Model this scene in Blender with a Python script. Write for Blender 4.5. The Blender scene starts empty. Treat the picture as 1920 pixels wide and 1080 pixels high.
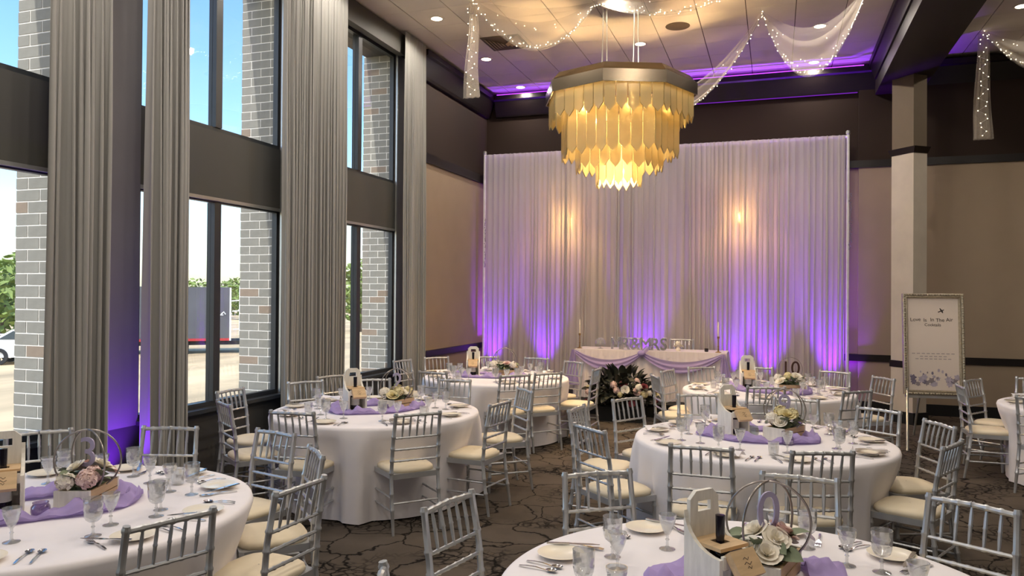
import bpy, bmesh, math, random
from math import sin, cos, pi, radians as rad, atan2, hypot, sqrt
from mathutils import Vector, Matrix
random.seed(11)
sc = bpy.context.scene
COL = sc.collection

# ------------------------------------------------------------------ camera
def cam_axes(yaw, pitch, roll):
    f = Vector((-sin(yaw)*cos(pitch), cos(yaw)*cos(pitch), sin(pitch)))
    r = Vector((cos(yaw), sin(yaw), 0)); u = r.cross(f)
    return cos(roll)*r + sin(roll)*u, -sin(roll)*r + cos(roll)*u, f
EYE = 1.82
cd = bpy.data.cameras.new('camera'); cam = bpy.data.objects.new('camera', cd); COL.objects.link(cam)
R_, U_, F_ = cam_axes(rad(19.0), rad(0.42), rad(0.44))
cam.matrix_world = Matrix(((R_.x, U_.x, -F_.x, 0), (R_.y, U_.y, -F_.y, 0), (R_.z, U_.z, -F_.z, EYE), (0, 0, 0, 1)))
cd.sensor_width = 36; cd.lens = 36*1433/1920; cd.clip_end = 500
sc.camera = cam

# ------------------------------------------------------------------ world, sun, exposure
SKY = 0.32; SUN = 3.4; DOWN = 57.0; CHAND = 80.0; PURPLE = 620.0; EXPO = 0.30
w = bpy.data.worlds.new('sky'); sc.world = w; w.use_nodes = True
nt = w.node_tree; bg = nt.nodes['Background']
sky = nt.nodes.new('ShaderNodeTexSky'); sky.sky_type = 'NISHITA'; sky.sun_disc = False
sky.sun_elevation = rad(52); sky.sun_rotation = rad(190); sky.air_density = 1.0; sky.dust_density = 1.2; sky.ozone_density = 1.5
hs = nt.nodes.new('ShaderNodeHueSaturation'); hs.inputs['Saturation'].default_value = 1.25
nt.links.new(sky.outputs[0], hs.inputs['Color']); nt.links.new(hs.outputs[0], bg.inputs[0]); bg.inputs[1].default_value = SKY
sl = bpy.data.lights.new('sun', 'SUN'); sl.energy = SUN; sl.angle = rad(0.6); sl.color = (1, .95, .86)
so = bpy.data.objects.new('sun', sl); COL.objects.link(so)
so.rotation_euler = Vector((.10, .55, -.83)).to_track_quat('-Z', 'Y').to_euler()
vs = sc.view_settings
vs.view_transform = 'Standard'; vs.look = 'None'; vs.exposure = EXPO; vs.gamma = 1.0; vs.use_curve_mapping = False
cy = sc.cycles
cy.max_bounces = 8; cy.diffuse_bounces = 6; cy.glossy_bounces = 4; cy.transmission_bounces = 6; cy.transparent_max_bounces = 28
cy.use_denoising = True; cy.sample_clamp_indirect = 6.0; cy.caustics_reflective = False; cy.caustics_refractive = False

# ------------------------------------------------------------------ materials (all procedural)
def S(r, g, b):
    f = lambda c: (c/255/12.92) if c/255 <= .04045 else ((c/255+.055)/1.055)**2.4
    return (f(r), f(g), f(b))
def mat(name, col, rough=.5, metal=0.0, var=.08, scale=9.0, bump=0.0, bscale=60.0, spec=.5, stretch=None, sheen=0.0):
    m = bpy.data.materials.new(name); m.use_nodes = True; t = m.node_tree; p = t.nodes['Principled BSDF']
    tc = t.nodes.new('ShaderNodeTexCoord'); n = t.nodes.new('ShaderNodeTexNoise'); n.inputs['Scale'].default_value = scale; n.inputs['Detail'].default_value = 4
    src = tc.outputs['Object']
    if stretch:
        mp = t.nodes.new('ShaderNodeMapping'); mp.inputs['Scale'].default_value = stretch; t.links.new(src, mp.inputs[0]); src = mp.outputs[0]
    t.links.new(src, n.inputs['Vector'])
    rp = t.nodes.new('ShaderNodeMapRange'); rp.inputs['From Min'].default_value = .3; rp.inputs['From Max'].default_value = .7
    rp.inputs['To Min'].default_value = 1-var; rp.inputs['To Max'].default_value = 1+var
    t.links.new(n.outputs[0], rp.inputs[0])
    mx = t.nodes.new('ShaderNodeMix'); mx.data_type = 'RGBA'; mx.blend_type = 'MULTIPLY'; mx.inputs[0].default_value = 1
    mx.inputs[6].default_value = (*col, 1); t.links.new(rp.outputs[0], mx.inputs[7]); t.links.new(mx.outputs[2], p.inputs['Base Color'])
    p.inputs['Roughness'].default_value = rough; p.inputs['Metallic'].default_value = metal; p.inputs['Specular IOR Level'].default_value = spec
    if sheen: p.inputs['Sheen Weight'].default_value = sheen
    if bump:
        n2 = t.nodes.new('ShaderNodeTexNoise'); n2.inputs['Scale'].default_value = bscale; n2.inputs['Detail'].default_value = 3
        t.links.new(src, n2.inputs['Vector']); b = t.nodes.new('ShaderNodeBump'); b.inputs['Strength'].default_value = bump; b.inputs['Distance'].default_value = .01
        t.links.new(n2.outputs[0], b.inputs['Height']); t.links.new(b.outputs[0], p.inputs['Normal'])
    return m
def emis(name, col, strength):
    m = bpy.data.materials.new(name); m.use_nodes = True; t = m.node_tree
    t.nodes.remove(t.nodes['Principled BSDF']); e = t.nodes.new('ShaderNodeEmission'); e.inputs[0].default_value = (*col, 1); e.inputs[1].default_value = strength
    t.links.new(e.outputs[0], t.nodes['Material Output'].inputs[0]); return m
def sheer(name, col, transp, transl, var=.06, stretch=(1, 1, .05), scale=20):
    """thin cloth: part of the light goes straight through, part is scattered through, the rest reflected"""
    m = bpy.data.materials.new(name); m.use_nodes = True; t = m.node_tree; t.nodes.remove(t.nodes['Principled BSDF'])
    tc = t.nodes.new('ShaderNodeTexCoord'); mp = t.nodes.new('ShaderNodeMapping'); mp.inputs['Scale'].default_value = stretch
    n = t.nodes.new('ShaderNodeTexNoise'); n.inputs['Scale'].default_value = scale; t.links.new(tc.outputs['Object'], mp.inputs[0]); t.links.new(mp.outputs[0], n.inputs['Vector'])
    cr = t.nodes.new('ShaderNodeMix'); cr.data_type = 'RGBA'; cr.inputs[6].default_value = (*[c*(1-var) for c in col], 1); cr.inputs[7].default_value = (*[min(1, c*(1+var)) for c in col], 1)
    t.links.new(n.outputs[0], cr.inputs[0])
    d = t.nodes.new('ShaderNodeBsdfDiffuse'); tl = t.nodes.new('ShaderNodeBsdfTranslucent'); tp = t.nodes.new('ShaderNodeBsdfTransparent')
    t.links.new(cr.outputs[2], d.inputs[0]); t.links.new(cr.outputs[2], tl.inputs[0])
    m1 = t.nodes.new('ShaderNodeMixShader'); m1.inputs[0].default_value = transl; t.links.new(d.outputs[0], m1.inputs[1]); t.links.new(tl.outputs[0], m1.inputs[2])
    m2 = t.nodes.new('ShaderNodeMixShader'); m2.inputs[0].default_value = transp; t.links.new(m1.outputs[0], m2.inputs[1]); t.links.new(tp.outputs[0], m2.inputs[2])
    t.links.new(m2.outputs[0], t.nodes['Material Output'].inputs[0]); return m
def clear(name, tint, rough=.02, base=.06, edge=.75, white=.04, wcol=(1, 1, 1)):
    """thin clear glass: straight transmission, Fresnel-like gloss that grows at grazing angles, a trace of haze"""
    m = bpy.data.materials.new(name); m.use_nodes = True; t = m.node_tree; t.nodes.remove(t.nodes['Principled BSDF'])
    lw = t.nodes.new('ShaderNodeLayerWeight'); lw.inputs[0].default_value = .35
    mr = t.nodes.new('ShaderNodeMapRange'); mr.inputs['To Min'].default_value = base; mr.inputs['To Max'].default_value = edge; t.links.new(lw.outputs['Facing'], mr.inputs[0])
    tp = t.nodes.new('ShaderNodeBsdfTransparent'); tp.inputs[0].default_value = (*tint, 1)
    g = t.nodes.new('ShaderNodeBsdfGlossy'); g.inputs['Roughness'].default_value = rough
    df = t.nodes.new('ShaderNodeBsdfDiffuse'); df.inputs[0].default_value = (*wcol, 1)
    m0 = t.nodes.new('ShaderNodeMixShader'); m0.inputs[0].default_value = white; t.links.new(tp.outputs[0], m0.inputs[1]); t.links.new(df.outputs[0], m0.inputs[2])
    m1 = t.nodes.new('ShaderNodeMixShader'); t.links.new(mr.outputs[0], m1.inputs[0]); t.links.new(m0.outputs[0], m1.inputs[1]); t.links.new(g.outputs[0], m1.inputs[2])
    t.links.new(m1.outputs[0], t.nodes['Material Output'].inputs[0]); return m
def carpet_mat():
    m = mat('carpet', S(86, 78, 70), .95, var=.25, scale=1.6, bump=.3, bscale=220, spec=.1); t = m.node_tree; p = t.nodes['Principled BSDF']
    tc = t.nodes.new('ShaderNodeTexCoord'); nz = t.nodes.new('ShaderNodeTexNoise'); nz.inputs['Scale'].default_value = 2.2; nz.inputs['Detail'].default_value = 5
    t.links.new(tc.outputs['Object'], nz.inputs['Vector'])
    va = t.nodes.new('ShaderNodeVectorMath'); va.operation = 'SCALE'; va.inputs['Scale'].default_value = .45; t.links.new(nz.outputs['Color'], va.inputs[0])
    vb = t.nodes.new('ShaderNodeVectorMath'); t.links.new(tc.outputs['Object'], vb.inputs[0]); t.links.new(va.outputs[0], vb.inputs[1])
    prev = p.inputs['Base Color'].links[0].from_socket
    def layer(scale, lo, hi, dark, prev, mask=None):
        v = t.nodes.new('ShaderNodeTexVoronoi'); v.feature = 'DISTANCE_TO_EDGE'; v.inputs['Scale'].default_value = scale; t.links.new(vb.outputs[0], v.inputs['Vector'])
        mr = t.nodes.new('ShaderNodeMapRange'); mr.inputs['From Min'].default_value = lo; mr.inputs['From Max'].default_value = hi; mr.inputs['To Min'].default_value = dark; mr.inputs['To Max'].default_value = 1
        t.links.new(v.outputs['Distance'], mr.inputs[0]); out = mr.outputs[0]
        if mask is not None:
            mm = t.nodes.new('ShaderNodeMix'); mm.inputs[2].default_value = 1.0; t.links.new(mask, mm.inputs[0]); t.links.new(out, mm.inputs[3]); out = mm.outputs[0]
        x = t.nodes.new('ShaderNodeMix'); x.data_type = 'RGBA'; x.blend_type = 'MULTIPLY'; x.inputs[0].default_value = 1
        t.links.new(prev, x.inputs[6]); t.links.new(out, x.inputs[7]); return x.outputs[2]
    o = layer(2.5, .010, .028, .14, prev)
    n2 = t.nodes.new('ShaderNodeTexNoise'); n2.inputs['Scale'].default_value = 1.5; t.links.new(tc.outputs['Object'], n2.inputs['Vector'])
    mk = t.nodes.new('ShaderNodeMapRange'); mk.inputs['From Min'].default_value = .5; mk.inputs['From Max'].default_value = .6; t.links.new(n2.outputs[0], mk.inputs[0])
    o = layer(12, .03, .14, .22, o, mk.outputs[0])
    t.links.new(o, p.inputs['Base Color']); return m
M = {}
M['carpet'] = carpet_mat()
M['beige'] = mat('beige_wall', S(158, 140, 118), .8, var=.03, scale=3, bump=.06, bscale=150)
M['brown'] = mat('brown_wall', S(40, 24, 13), .85, var=.04, scale=3, bump=.06, bscale=150)
M['grey_wall'] = mat('grey_wall', S(120, 117, 118), .8, var=.04, scale=3, bump=.05, bscale=150)
M['dark_wall'] = mat('dark_wall', S(58, 57, 56), .75, var=.05, scale=3)
M['dark_wood'] = mat('dark_wood', S(20, 12, 10), .4, var=.25, scale=6, stretch=(1, 1, 6))
M['beam'] = mat('beam_wood', S(26, 14, 10), .5, var=.2, scale=5, stretch=(6, .4, 6))
M['tile'] = mat('ceiling_tile', S(226, 218, 208), .9, var=.03, scale=3, bump=.12, bscale=90)
M['grid'] = mat('ceiling_grid', S(92, 80, 68), .7)
M['alu'] = mat('window_frame_metal', S(62, 64, 66), .42, .3, var=.05)
M['alu_light'] = mat('light_aluminium', S(176, 178, 176), .35, .7, var=.05)
M['spandrel'] = mat('spandrel_panel', S(76, 75, 71), .7, var=.04, scale=2)
M['pane'] = clear('window_glass', (.985, .99, .985), .0, .02, .22, .0)
M['mortar'] = mat('mortar', S(240, 238, 233), .9, var=.06, scale=20)
M['brick'] = mat('grey_brick', S(140, 139, 132), .85, var=.12, scale=7, bump=.15, bscale=90)
M['brick_b'] = mat('brown_brick', S(146, 131, 116), .85, var=.12, scale=7, bump=.15, bscale=90)
M['curtain'] = mat('curtain_fabric', S(150, 149, 145), .85, var=.06, scale=14, stretch=(1, 1, .06), bump=.08, bscale=300, sheen=.2)
M['drape'] = sheer('backdrop_fabric', S(226, 220, 214), .13, .40)
M['tulle'] = sheer('tulle', S(250, 238, 222), .78, .45, stretch=(1, 1, 1))
M['lav'] = sheer('lavender_sheer', S(190, 172, 222), .16, .25, stretch=(1, 1, 1), scale=9)
M['cloth'] = mat('tablecloth_linen', S(238, 234, 237), .8, var=.025, scale=5, bump=.05, bscale=400, sheen=.15)
M['skirt'] = mat('skirt_satin', S(224, 214, 212), .6, var=.03, scale=6)
M['silver'] = mat('silver_chair_paint', S(192, 194, 196), .34, .6, var=.05, scale=12)
M['cushion'] = mat('cream_cushion', S(228, 215, 188), .62, var=.04, scale=5)
M['chrome'] = mat('polished_steel', S(205, 205, 205), .12, 1.0, var=.03)
M['nickel'] = mat('brushed_nickel', S(196, 190, 180), .3, .85, var=.04)
M['band'] = mat('chandelier_band', S(104, 93, 78), .22, .9, var=.04, scale=4)
M['plate'] = mat('ivory_china', S(240, 232, 214), .2, var=.02)
M['glass'] = clear('cut_glass', (.96, .97, .97), .05, .14, .75, .13)
M['lav_glass'] = clear('lavender_glass', (.72, .64, .82), .05, .1, .6, .14, S(180, 160, 205))
M['blue_glass'] = clear('grey_glass', (.76, .82, .84), .05, .1, .6, .1)
M['white_wood'] = mat('whitewashed_wood', S(232, 229, 220), .7, var=.08, scale=10, stretch=(6, 6, 1), bump=.1, bscale=60)
M['wood'] = mat('pale_pine', S(206, 176, 136), .65, var=.12, scale=8, stretch=(1, 7, 7))
M['ink'] = mat('dark_ink', S(48, 40, 40), .7)
M['greyink'] = mat('grey_ink', S(140, 130, 134), .8)
M['bottle'] = mat('dark_bottle_glass', S(22, 18, 30), .1, var=.1)
M['label'] = mat('bottle_label', S(225, 225, 222), .6)
M['flower_w'] = mat('white_petal', S(242, 236, 222), .7, var=.05, scale=30)
M['flower_p'] = mat('blush_petal', S(226, 198, 190), .7, var=.06, scale=30)
M['flower_y'] = mat('cream_petal', S(228, 216, 168), .7, var=.06, scale=30)
M['flower_r'] = mat('burgundy_petal', S(120, 52, 58), .7, var=.1, scale=30)
M['leaf'] = mat('eucalyptus_leaf', S(112, 124, 98), .6, var=.15, scale=20)
M['leaf_d'] = mat('dark_leaf', S(44, 46, 34), .6, var=.3, scale=20)
M['hoop'] = mat('hoop_metal', S(150, 144, 140), .3, .8)
M['number_l'] = mat('lavender_number', S(176, 168, 200), .4, .2)
M['number_d'] = mat('dark_number', S(70, 42, 34), .5)
M['black'] = mat('black_fabric', S(14, 13, 13), .85)
M['plaster'] = mat('column_plaster', S(196, 186, 170), .75, var=.06, scale=4)
M['column_up'] = mat('column_taupe', S(110, 98, 82), .8, var=.04, scale=4)
M['mirror'] = mat('mirror_letter', S(190, 190, 188), .12, .9, var=.15, scale=25)
M['brass'] = mat('brass', S(170, 140, 90), .3, .9)
M['candle'] = mat('ivory_candle', S(236, 226, 206), .5)
M['poster'] = mat('poster_paper', S(222, 208, 196), .7, var=.02, scale=3)
M['frame'] = mat('silver_ornate_frame', S(178, 168, 148), .35, .7, var=.2, scale=40)
M['blotch_l'] = mat('print_lavender', S(176, 166, 180), .8, var=.15, scale=30)
M['blotch_d'] = mat('print_slate', S(120, 112, 130), .8, var=.2, scale=30)
M['tan'] = mat('parking_concrete', S(204, 180, 140), .9, var=.3, scale=.5, stretch=(1, .3, 1))  # strong streaky tones paint stripe shadows into the ground colour
M['lawn'] = mat('far_grass', S(120, 130, 80), .9, var=.2, scale=.3)
M['leaf_out'] = mat('outdoor_foliage', S(126, 146, 72), .7, var=.35, scale=1.2)
M['bark'] = mat('bark', S(96, 82, 66), .9, var=.2)
M['car'] = mat('white_car_paint', S(235, 235, 235), .25, var=.01)
M['tyre'] = mat('tyre', S(40, 40, 42), .8)
M['carglass'] = mat('car_glass', S(70, 82, 88), .08)
M['trailer'] = mat('charcoal_trailer', S(92, 94, 98), .5, var=.15, scale=.8)
M['red'] = mat('red_stripe', S(190, 60, 60), .5)
M['white'] = mat('white_paint', S(235, 235, 232), .5)
M['led'] = emis('purple_led', (.40, .05, 1.0), 2.2)
M['led_dim'] = emis('purple_led_dim', (.40, .05, 1.0), .35)
M['lens'] = emis('downlight_lens', (1.0, .83, .58), 9.0)
M['bulb'] = emis('warm_bulb', (1.0, .66, .26), 22.0)
M['fairy'] = emis('fairy_bulb', (1.0, .84, .58), 7.0)
M['upl'] = emis('uplight_lens', (.42, .06, 1.0), 6.0)
def prism_mat():
    m = sheer('frosted_prism', S(255, 232, 176), .07, .66, stretch=(1, 1, 1), scale=6); t = m.node_tree
    out = t.nodes['Material Output']; prev = out.inputs[0].links[0].from_socket
    g = t.nodes.new('ShaderNodeBsdfGlossy'); g.inputs['Roughness'].default_value = .12; f = t.nodes.new('ShaderNodeFresnel'); f.inputs[0].default_value = 1.45
    x = t.nodes.new('ShaderNodeMixShader'); t.links.new(f.outputs[0], x.inputs[0]); t.links.new(prev, x.inputs[1]); t.links.new(g.outputs[0], x.inputs[2]); t.links.new(x.outputs[0], out.inputs[0]); return m
M['prism'] = prism_mat()

# ------------------------------------------------------------------ mesh helpers
class MB:
    def __init__(s): s.v = []; s.f = []
    def add(s, vs, fs):
        o = len(s.v); s.v += [tuple(p) for p in vs]; s.f += [tuple(i+o for i in f) for f in fs]; return s
    def box(s, x0, x1, y0, y1, z0, z1):
        return s.add([(x0, y0, z0), (x1, y0, z0), (x1, y1, z0), (x0, y1, z0), (x0, y0, z1), (x1, y0, z1), (x1, y1, z1), (x0, y1, z1)],
                     [(0, 3, 2, 1), (4, 5, 6, 7), (0, 1, 5, 4), (1, 2, 6, 5), (2, 3, 7, 6), (3, 0, 4, 7)])
    def prism(s, poly, y0, y1, ax='y'):
        n = len(poly)
        P = lambda a, b, d: (a, d, b) if ax == 'y' else ((d, a, b) if ax == 'x' else (a, b, d))
        vs = [P(a, b, y0) for a, b in poly]+[P(a, b, y1) for a, b in poly]
        return s.add(vs, [tuple(range(n)), tuple(range(2*n-1, n-1, -1))]+[(i, i+n, (i+1) % n+n, (i+1) % n) for i in range(n)])
    def tube(s, pts, rs, n=8, cap=True):
        pts = [Vector(p) for p in pts]
        if not hasattr(rs, '__len__'): rs = [rs]*len(pts)
        vs = []; fs = []; ref = None
        for i, p in enumerate(pts):
            d = (pts[min(i+1, len(pts)-1)]-pts[max(i-1, 0)])
            if d.length < 1e-9: d = Vector((0, 0, 1))
            d.normalize()
            a = ref if ref is not None else (Vector((1, 0, 0)) if abs(d.x) < .8 else Vector((0, 1, 0)))
            u = (a-d*a.dot(d)).normalized(); ref = u; q = d.cross(u)
            vs += [p+(u*cos(2*pi*k/n)+q*sin(2*pi*k/n))*rs[i] for k in range(n)]
        for i in range(len(pts)-1):
            for k in range(n): fs.append((i*n+k, i*n+(k+1) % n, (i+1)*n+(k+1) % n, (i+1)*n+k))
        if cap: fs += [tuple(range(n-1, -1, -1)), tuple(range((len(pts)-1)*n, len(pts)*n))]
        return s.add(vs, fs)
    def bamboo(s, pts, r, knots, n=8, tip=1.0):
        pts = [Vector(p) for p in pts]; L = [0]
        for a, b in zip(pts, pts[1:]): L.append(L[-1]+(b-a).length)
        T = L[-1]
        def at(t):
            t *= T
            for i in range(len(pts)-1):
                if t <= L[i+1]+1e-9: return pts[i].lerp(pts[i+1], (t-L[i])/max(1e-9, L[i+1]-L[i]))
            return pts[-1]
        st = {0.0: tip, 1.0: 1.0}
        for l in L: st[l/T] = 1.0 if l > 0 else tip
        e = .006/T
        for k in knots:
            for dt, q in ((-2*e, 1), (-e*.7, 1.25), (e*.7, 1.25), (2*e, 1)): st[min(1, max(0, k+dt))] = q
        ks = sorted(st); return s.tube([at(k) for k in ks], [r*st[k] for k in ks], n)
    def lathe(s, prof, n=20, c=(0, 0, 0), close=False):
        vs = [(c[0]+r*cos(2*pi*k/n), c[1]+r*sin(2*pi*k/n), c[2]+z) for r, z in prof for k in range(n)]; m = len(prof); fs = []
        for i in range(m if close else m-1):
            j = (i+1) % m
            for k in range(n): fs.append((i*n+k, i*n+(k+1) % n, j*n+(k+1) % n, j*n+k))
        if not close: fs += [tuple(range(n-1, -1, -1)), tuple(range((m-1)*n, m*n))]
        return s.add(vs, fs)
    def ball(s, c, r, n=8, m=6, sz=1.0):
        return s.lathe([(max(1e-4, r*sin(pi*i/m)), -r*sz*cos(pi*i/m)) for i in range(m+1)], n, c)
    def octa(s, c, r):
        x, y, z = c
        return s.add([(x+r, y, z), (x-r, y, z), (x, y+r, z), (x, y-r, z), (x, y, z+r), (x, y, z-r)], [(0, 2, 4), (2, 1, 4), (1, 3, 4), (3, 0, 4), (2, 0, 5), (1, 2, 5), (3, 1, 5), (0, 3, 5)])
    def grid(s, fn, nu, nv, closed=False):
        vs = [fn(i/nu, j/nv) for i in range(nu if closed else nu+1) for j in range(nv+1)]; fs = []; c = nv+1; N = nu
        for i in range(N):
            i2 = (i+1) % N if closed else i+1
            for j in range(nv): fs.append((i*c+j, i2*c+j, i2*c+j+1, i*c+j+1))
        return s.add(vs, fs)
    def torus(s, R, r, c=(0, 0, 0), n=36, m=7, ax=None):
        rot = ax or Matrix.Identity(3); pts = [Vector(c)+rot @ Vector((R*cos(2*pi*i/n), 0, R*sin(2*pi*i/n))) for i in range(n+1)]
        return s.tube(pts, r, m, False)
    def mesh(s, name, m, smooth=True, ang=35):
        me = bpy.data.meshes.new(name); me.from_pydata(s.v, [], s.f); me.materials.append(M[m] if isinstance(m, str) else m)
        bm = bmesh.new(); bm.from_mesh(me); bmesh.ops.recalc_face_normals(bm, faces=bm.faces); bm.to_mesh(me); bm.free()
        if smooth:
            me.polygons.foreach_set('use_smooth', [True]*len(me.polygons)); me.set_sharp_from_angle(angle=rad(ang))
        return me
    def build(s, name, m, parent=None, loc=None, rz=None, smooth=True, ang=35): return ob(name, s.mesh(name, m, smooth, ang), parent, loc, rz)
def ob(name, me, parent=None, loc=None, rz=None):
    o = bpy.data.objects.new(name, me); COL.objects.link(o)
    if parent is not None: o.parent = parent
    if loc is not None: o.location = loc
    if rz is not None: o.rotation_euler = rz if hasattr(rz, '__len__') else (0, 0, rz)
    return o
def tag(o, label, cat, group=None):
    o['label'] = label; o['category'] = cat
    if group: o['group'] = group
    return o
def thing(name, label, cat, loc=(0, 0, 0), rz=0, group=None):
    o = ob(name, None, None, loc, rz); o.empty_display_size = .1; return tag(o, label, cat, group)
def struct(o): o['kind'] = 'structure'; return o
def stuff(o): o['kind'] = 'stuff'; return o
def lamp(name, kind, energy, col, loc, parent=None, aim=None, size=None, spot=None, blend=.6, radius=.05):
    l = bpy.data.lights.new(name, kind); l.energy = energy; l.color = col
    if kind in ('SPOT', 'POINT'): l.shadow_soft_size = radius
    if kind == 'SPOT': l.spot_size = spot; l.spot_blend = blend
    o = bpy.data.objects.new(name, l); COL.objects.link(o); o.location = loc
    if parent is not None: o.parent = parent
    if aim is not None: o.rotation_euler = Vector(aim).to_track_quat('-Z', 'Y').to_euler()
    return o
def text_mesh(s, size, ext, m, align='CENTER', bevel=0):
    cu = bpy.data.curves.new('text', 'FONT'); cu.body = s; cu.size = size; cu.extrude = ext; cu.align_x = align; cu.bevel_depth = bevel
    o = bpy.data.objects.new('text', cu); COL.objects.link(o)
    dg = bpy.context.evaluated_depsgraph_get(); me = bpy.data.meshes.new_from_object(o.evaluated_get(dg))
    bpy.data.objects.remove(o); me.materials.clear(); me.materials.append(M[m]); return me
UP = (pi/2, 0, 0)

# ------------------------------------------------------------------ the room
XL, YB, ZC, XR, YN = -5.08, 13.26, 5.5, 9.0, -5.6
struct(MB().box(XL-.6, XR+.3, YN-.3, YB+.3, -.2, 0).build('floor', 'carpet', smooth=False))
WIN = [(5.08+2.65*k, 7.05+2.65*k) for k in range(-4, 2)]
SILL, SP0, SP1, WT = .72, 2.72, 3.36, 5.20
wl = MB().box(XL-.5, XL, YN-.3, 9.9, -1.3, SILL-.03); wl.box(XL-.5, XL, YN-.3, 9.9, WT, 5.75)
wall_left = struct(wl.build('wall_left', 'dark_wall', smooth=False))
edges = [YN-.3]+[e for a, b in WIN for e in (a, b)]+[9.92]
for i in range(0, len(edges), 2):
    MB().box(XL-.5, XL, edges[i], edges[i+1], SILL-.03, WT).build('pier', 'grey_wall', wall_left, smooth=False)
MB().box(XL-.5, XL, 9.92, YB+.3, -.2, 3.86).build('wall_panel', 'beige', wall_left, smooth=False)
MB().box(XL-.5, XL, 9.92, YB+.3, 3.86, 5.75).build('wall_panel', 'brown', wall_left, smooth=False)
# windows
for n, (a, b) in enumerate(WIN):
    wr = struct(ob('window_%d' % (n+1), None, None, (XL-.07, a, 0))); W = b-a; c = .045
    f = MB()
    for z0, z1 in ((SILL, SP0), (SP1, WT)):
        f.box(-.03, .03, 0, c, z0, z1).box(-.03, .03, W-c, W, z0, z1).box(-.03, .03, c, W-c, z0, z0+c).box(-.03, .03, c, W-c, z1-c, z1)
    f.build('window_frame', 'alu', wr, smooth=False)
    for z0, z1 in ((SILL, SP0), (SP1, WT)):
        MB().box(-.045, .045, W*.5-.045, W*.5+.045, z0+c, z1-c).build('mullion', 'alu', wr, smooth=False)
        for y0, y1 in ((c, W*.5-.045), (W*.5+.045, W-c)):
            MB().box(-.006, .0, y0, y1, z0+c, z1-c).build('pane', 'pane', wr, smooth=False)
    MB().box(-.05, .06, 0, W, SP0, SP1).build('spandrel_panel', 'spandrel', wr, smooth=False)
    MB().box(.0, .072, 0, W, SP0-.03, SP0).build('spandrel_edge', 'alu_light', wr, smooth=False)
    MB().box(-.03, .13, -.02, W+.02, SILL-.035, SILL).build('sill', 'alu', wr, smooth=False)
    MB().box(.062, .085, W-.03, W-.005, SILL, WT).build('jamb_strip', 'alu_light', wr, smooth=False)
    MB().box(.07, .17, -.02, W+.02, WT-.02, 5.47).build('header_board', 'spandrel', wr, smooth=False)
# brick returns outside the three bays in view
BW, BH, JT = .252, .093, .012
bricks = {}
for bi, (a, b) in enumerate(WIN[3:]):
    x0, x1 = XL-.53, XL-.105
    mo = struct(MB().box(x0, x1, b-.016, b, -1.2, 5.3).build('wall_exterior', 'mortar', smooth=False))
    zlo = .56
    for r in range(int((5.26-zlo)/BH)):
        z = zlo+r*BH; x = x0-(0 if r % 2 else BW*.5)
        while x < x1-.02:
            xa, xb = max(x, x0-.004), min(x+BW-JT, x1)
            if xb-xa > .03:
                key = (round(xb-xa, 3), random.random() < (.02, .03, .14)[bi])
                if key not in bricks: bricks[key] = MB().box(0, key[0], -.004, .006, 0, BH-JT).mesh('brick', 'brick_b' if key[1] else 'brick', False)
                o = ob('brick', bricks[key], mo, (xa, b-.016, z))
            x += BW
# back wall, right wall, wall behind the camera
wb = struct(MB().box(XL-.5, XR+.3, YB, YB+.3, -.2, 3.86).build('wall_back', 'beige', smooth=False))
MB().box(XL-.5, XR+.3, YB, YB+.3, 3.86, 5.75).build('upper_wall', 'brown', wb, smooth=False)
MB().box(1.24, XR, YB-.06, YB, .17, 3.86).build('wall_panel', 'beige', wb, smooth=False)
MB().box(1.24, XR, YB-.06, YB, 3.96, 5.1).build('wall_panel', 'brown', wb, smooth=False)
struct(MB().box(XR, XR+.3, YN-.3, YB+.3, -.2, 5.75).build('wall_right', 'beige', smooth=False))
struct(MB().box(XL-.5, XR+.3, YN-.3, YN, -.2, 5.75).build('wall_front', 'white', smooth=False))
def prof_y(x0, s, z0, z1, d):     # moulding profile against a wall, stepping out with height
    return [(x0, z0), (x0+s*d*.25, z0), (x0+s*d*.35, z0+.04), (x0+s*d*.8, z1-.1), (x0+s*d, z1-.08), (x0+s*d, z1), (x0, z1)]
struct(MB().prism(prof_y(XL, 1, 5.06, 5.44, .2), 10.28, YB, 'y').build('trim_1', 'dark_wood', smooth=False))
struct(MB().prism(prof_y(YB, -1, 5.06, 5.43, .2), XL+.2, XR, 'x').build('trim_2', 'dark_wood', smooth=False))
struct(MB().box(XL, XL+.035, 9.95, YB, 3.82, 3.965).build('trim_3', 'dark_wood', smooth=False))
struct(MB().box(XL, XR, YB-.085, YB, 3.85, 3.965).build('trim_4', 'dark_wood', smooth=False))
struct(MB().box(XL, XL+.04, 9.95, YB, .835, .93).build('trim_5', 'dark_wood', smooth=False))
struct(MB().box(XL, XR, YB-.09, YB, .80, .905).build('trim_6', 'dark_wood', smooth=False))
struct(MB().box(XL, XR, YB-.08, YB, 0, .17).build('baseboard_back', 'black', smooth=False))
struct(MB().box(XL, XL+.02, 9.95, YB, 0, .17).build('baseboard_left', 'black', smooth=False))
# ceiling with its tiles
ce = struct(MB().box(XL-.5, XR+.3, YN-.3, 7.78, ZC, 5.75).build('ceiling', 'tile', smooth=False))
MB().box(XL-.5, XR+.3, 7.78, YB+.3, ZC+.014, 5.75).build('ceiling_grid', 'grid', ce, smooth=False)
tm = {}
cols = [(-5.08, -4.61)]+[(-4.61+.6055*k, -4.61+.6055*(k+1)) for k in range(10)]+[(2.055+.605*k, 2.66+.605*k) for k in range(5)]
for xa, xb in cols:
    for r in range(9):
        ya = 7.78+.609*r; wx = round(xb-xa-.012, 3)
        if wx not in tm: tm[wx] = MB().box(0, wx, 0, .605, 0, .016).mesh('tile', 'tile', False)
        ob('tile', tm[wx], ce, (xa+.006, ya+.002, ZC))
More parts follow.
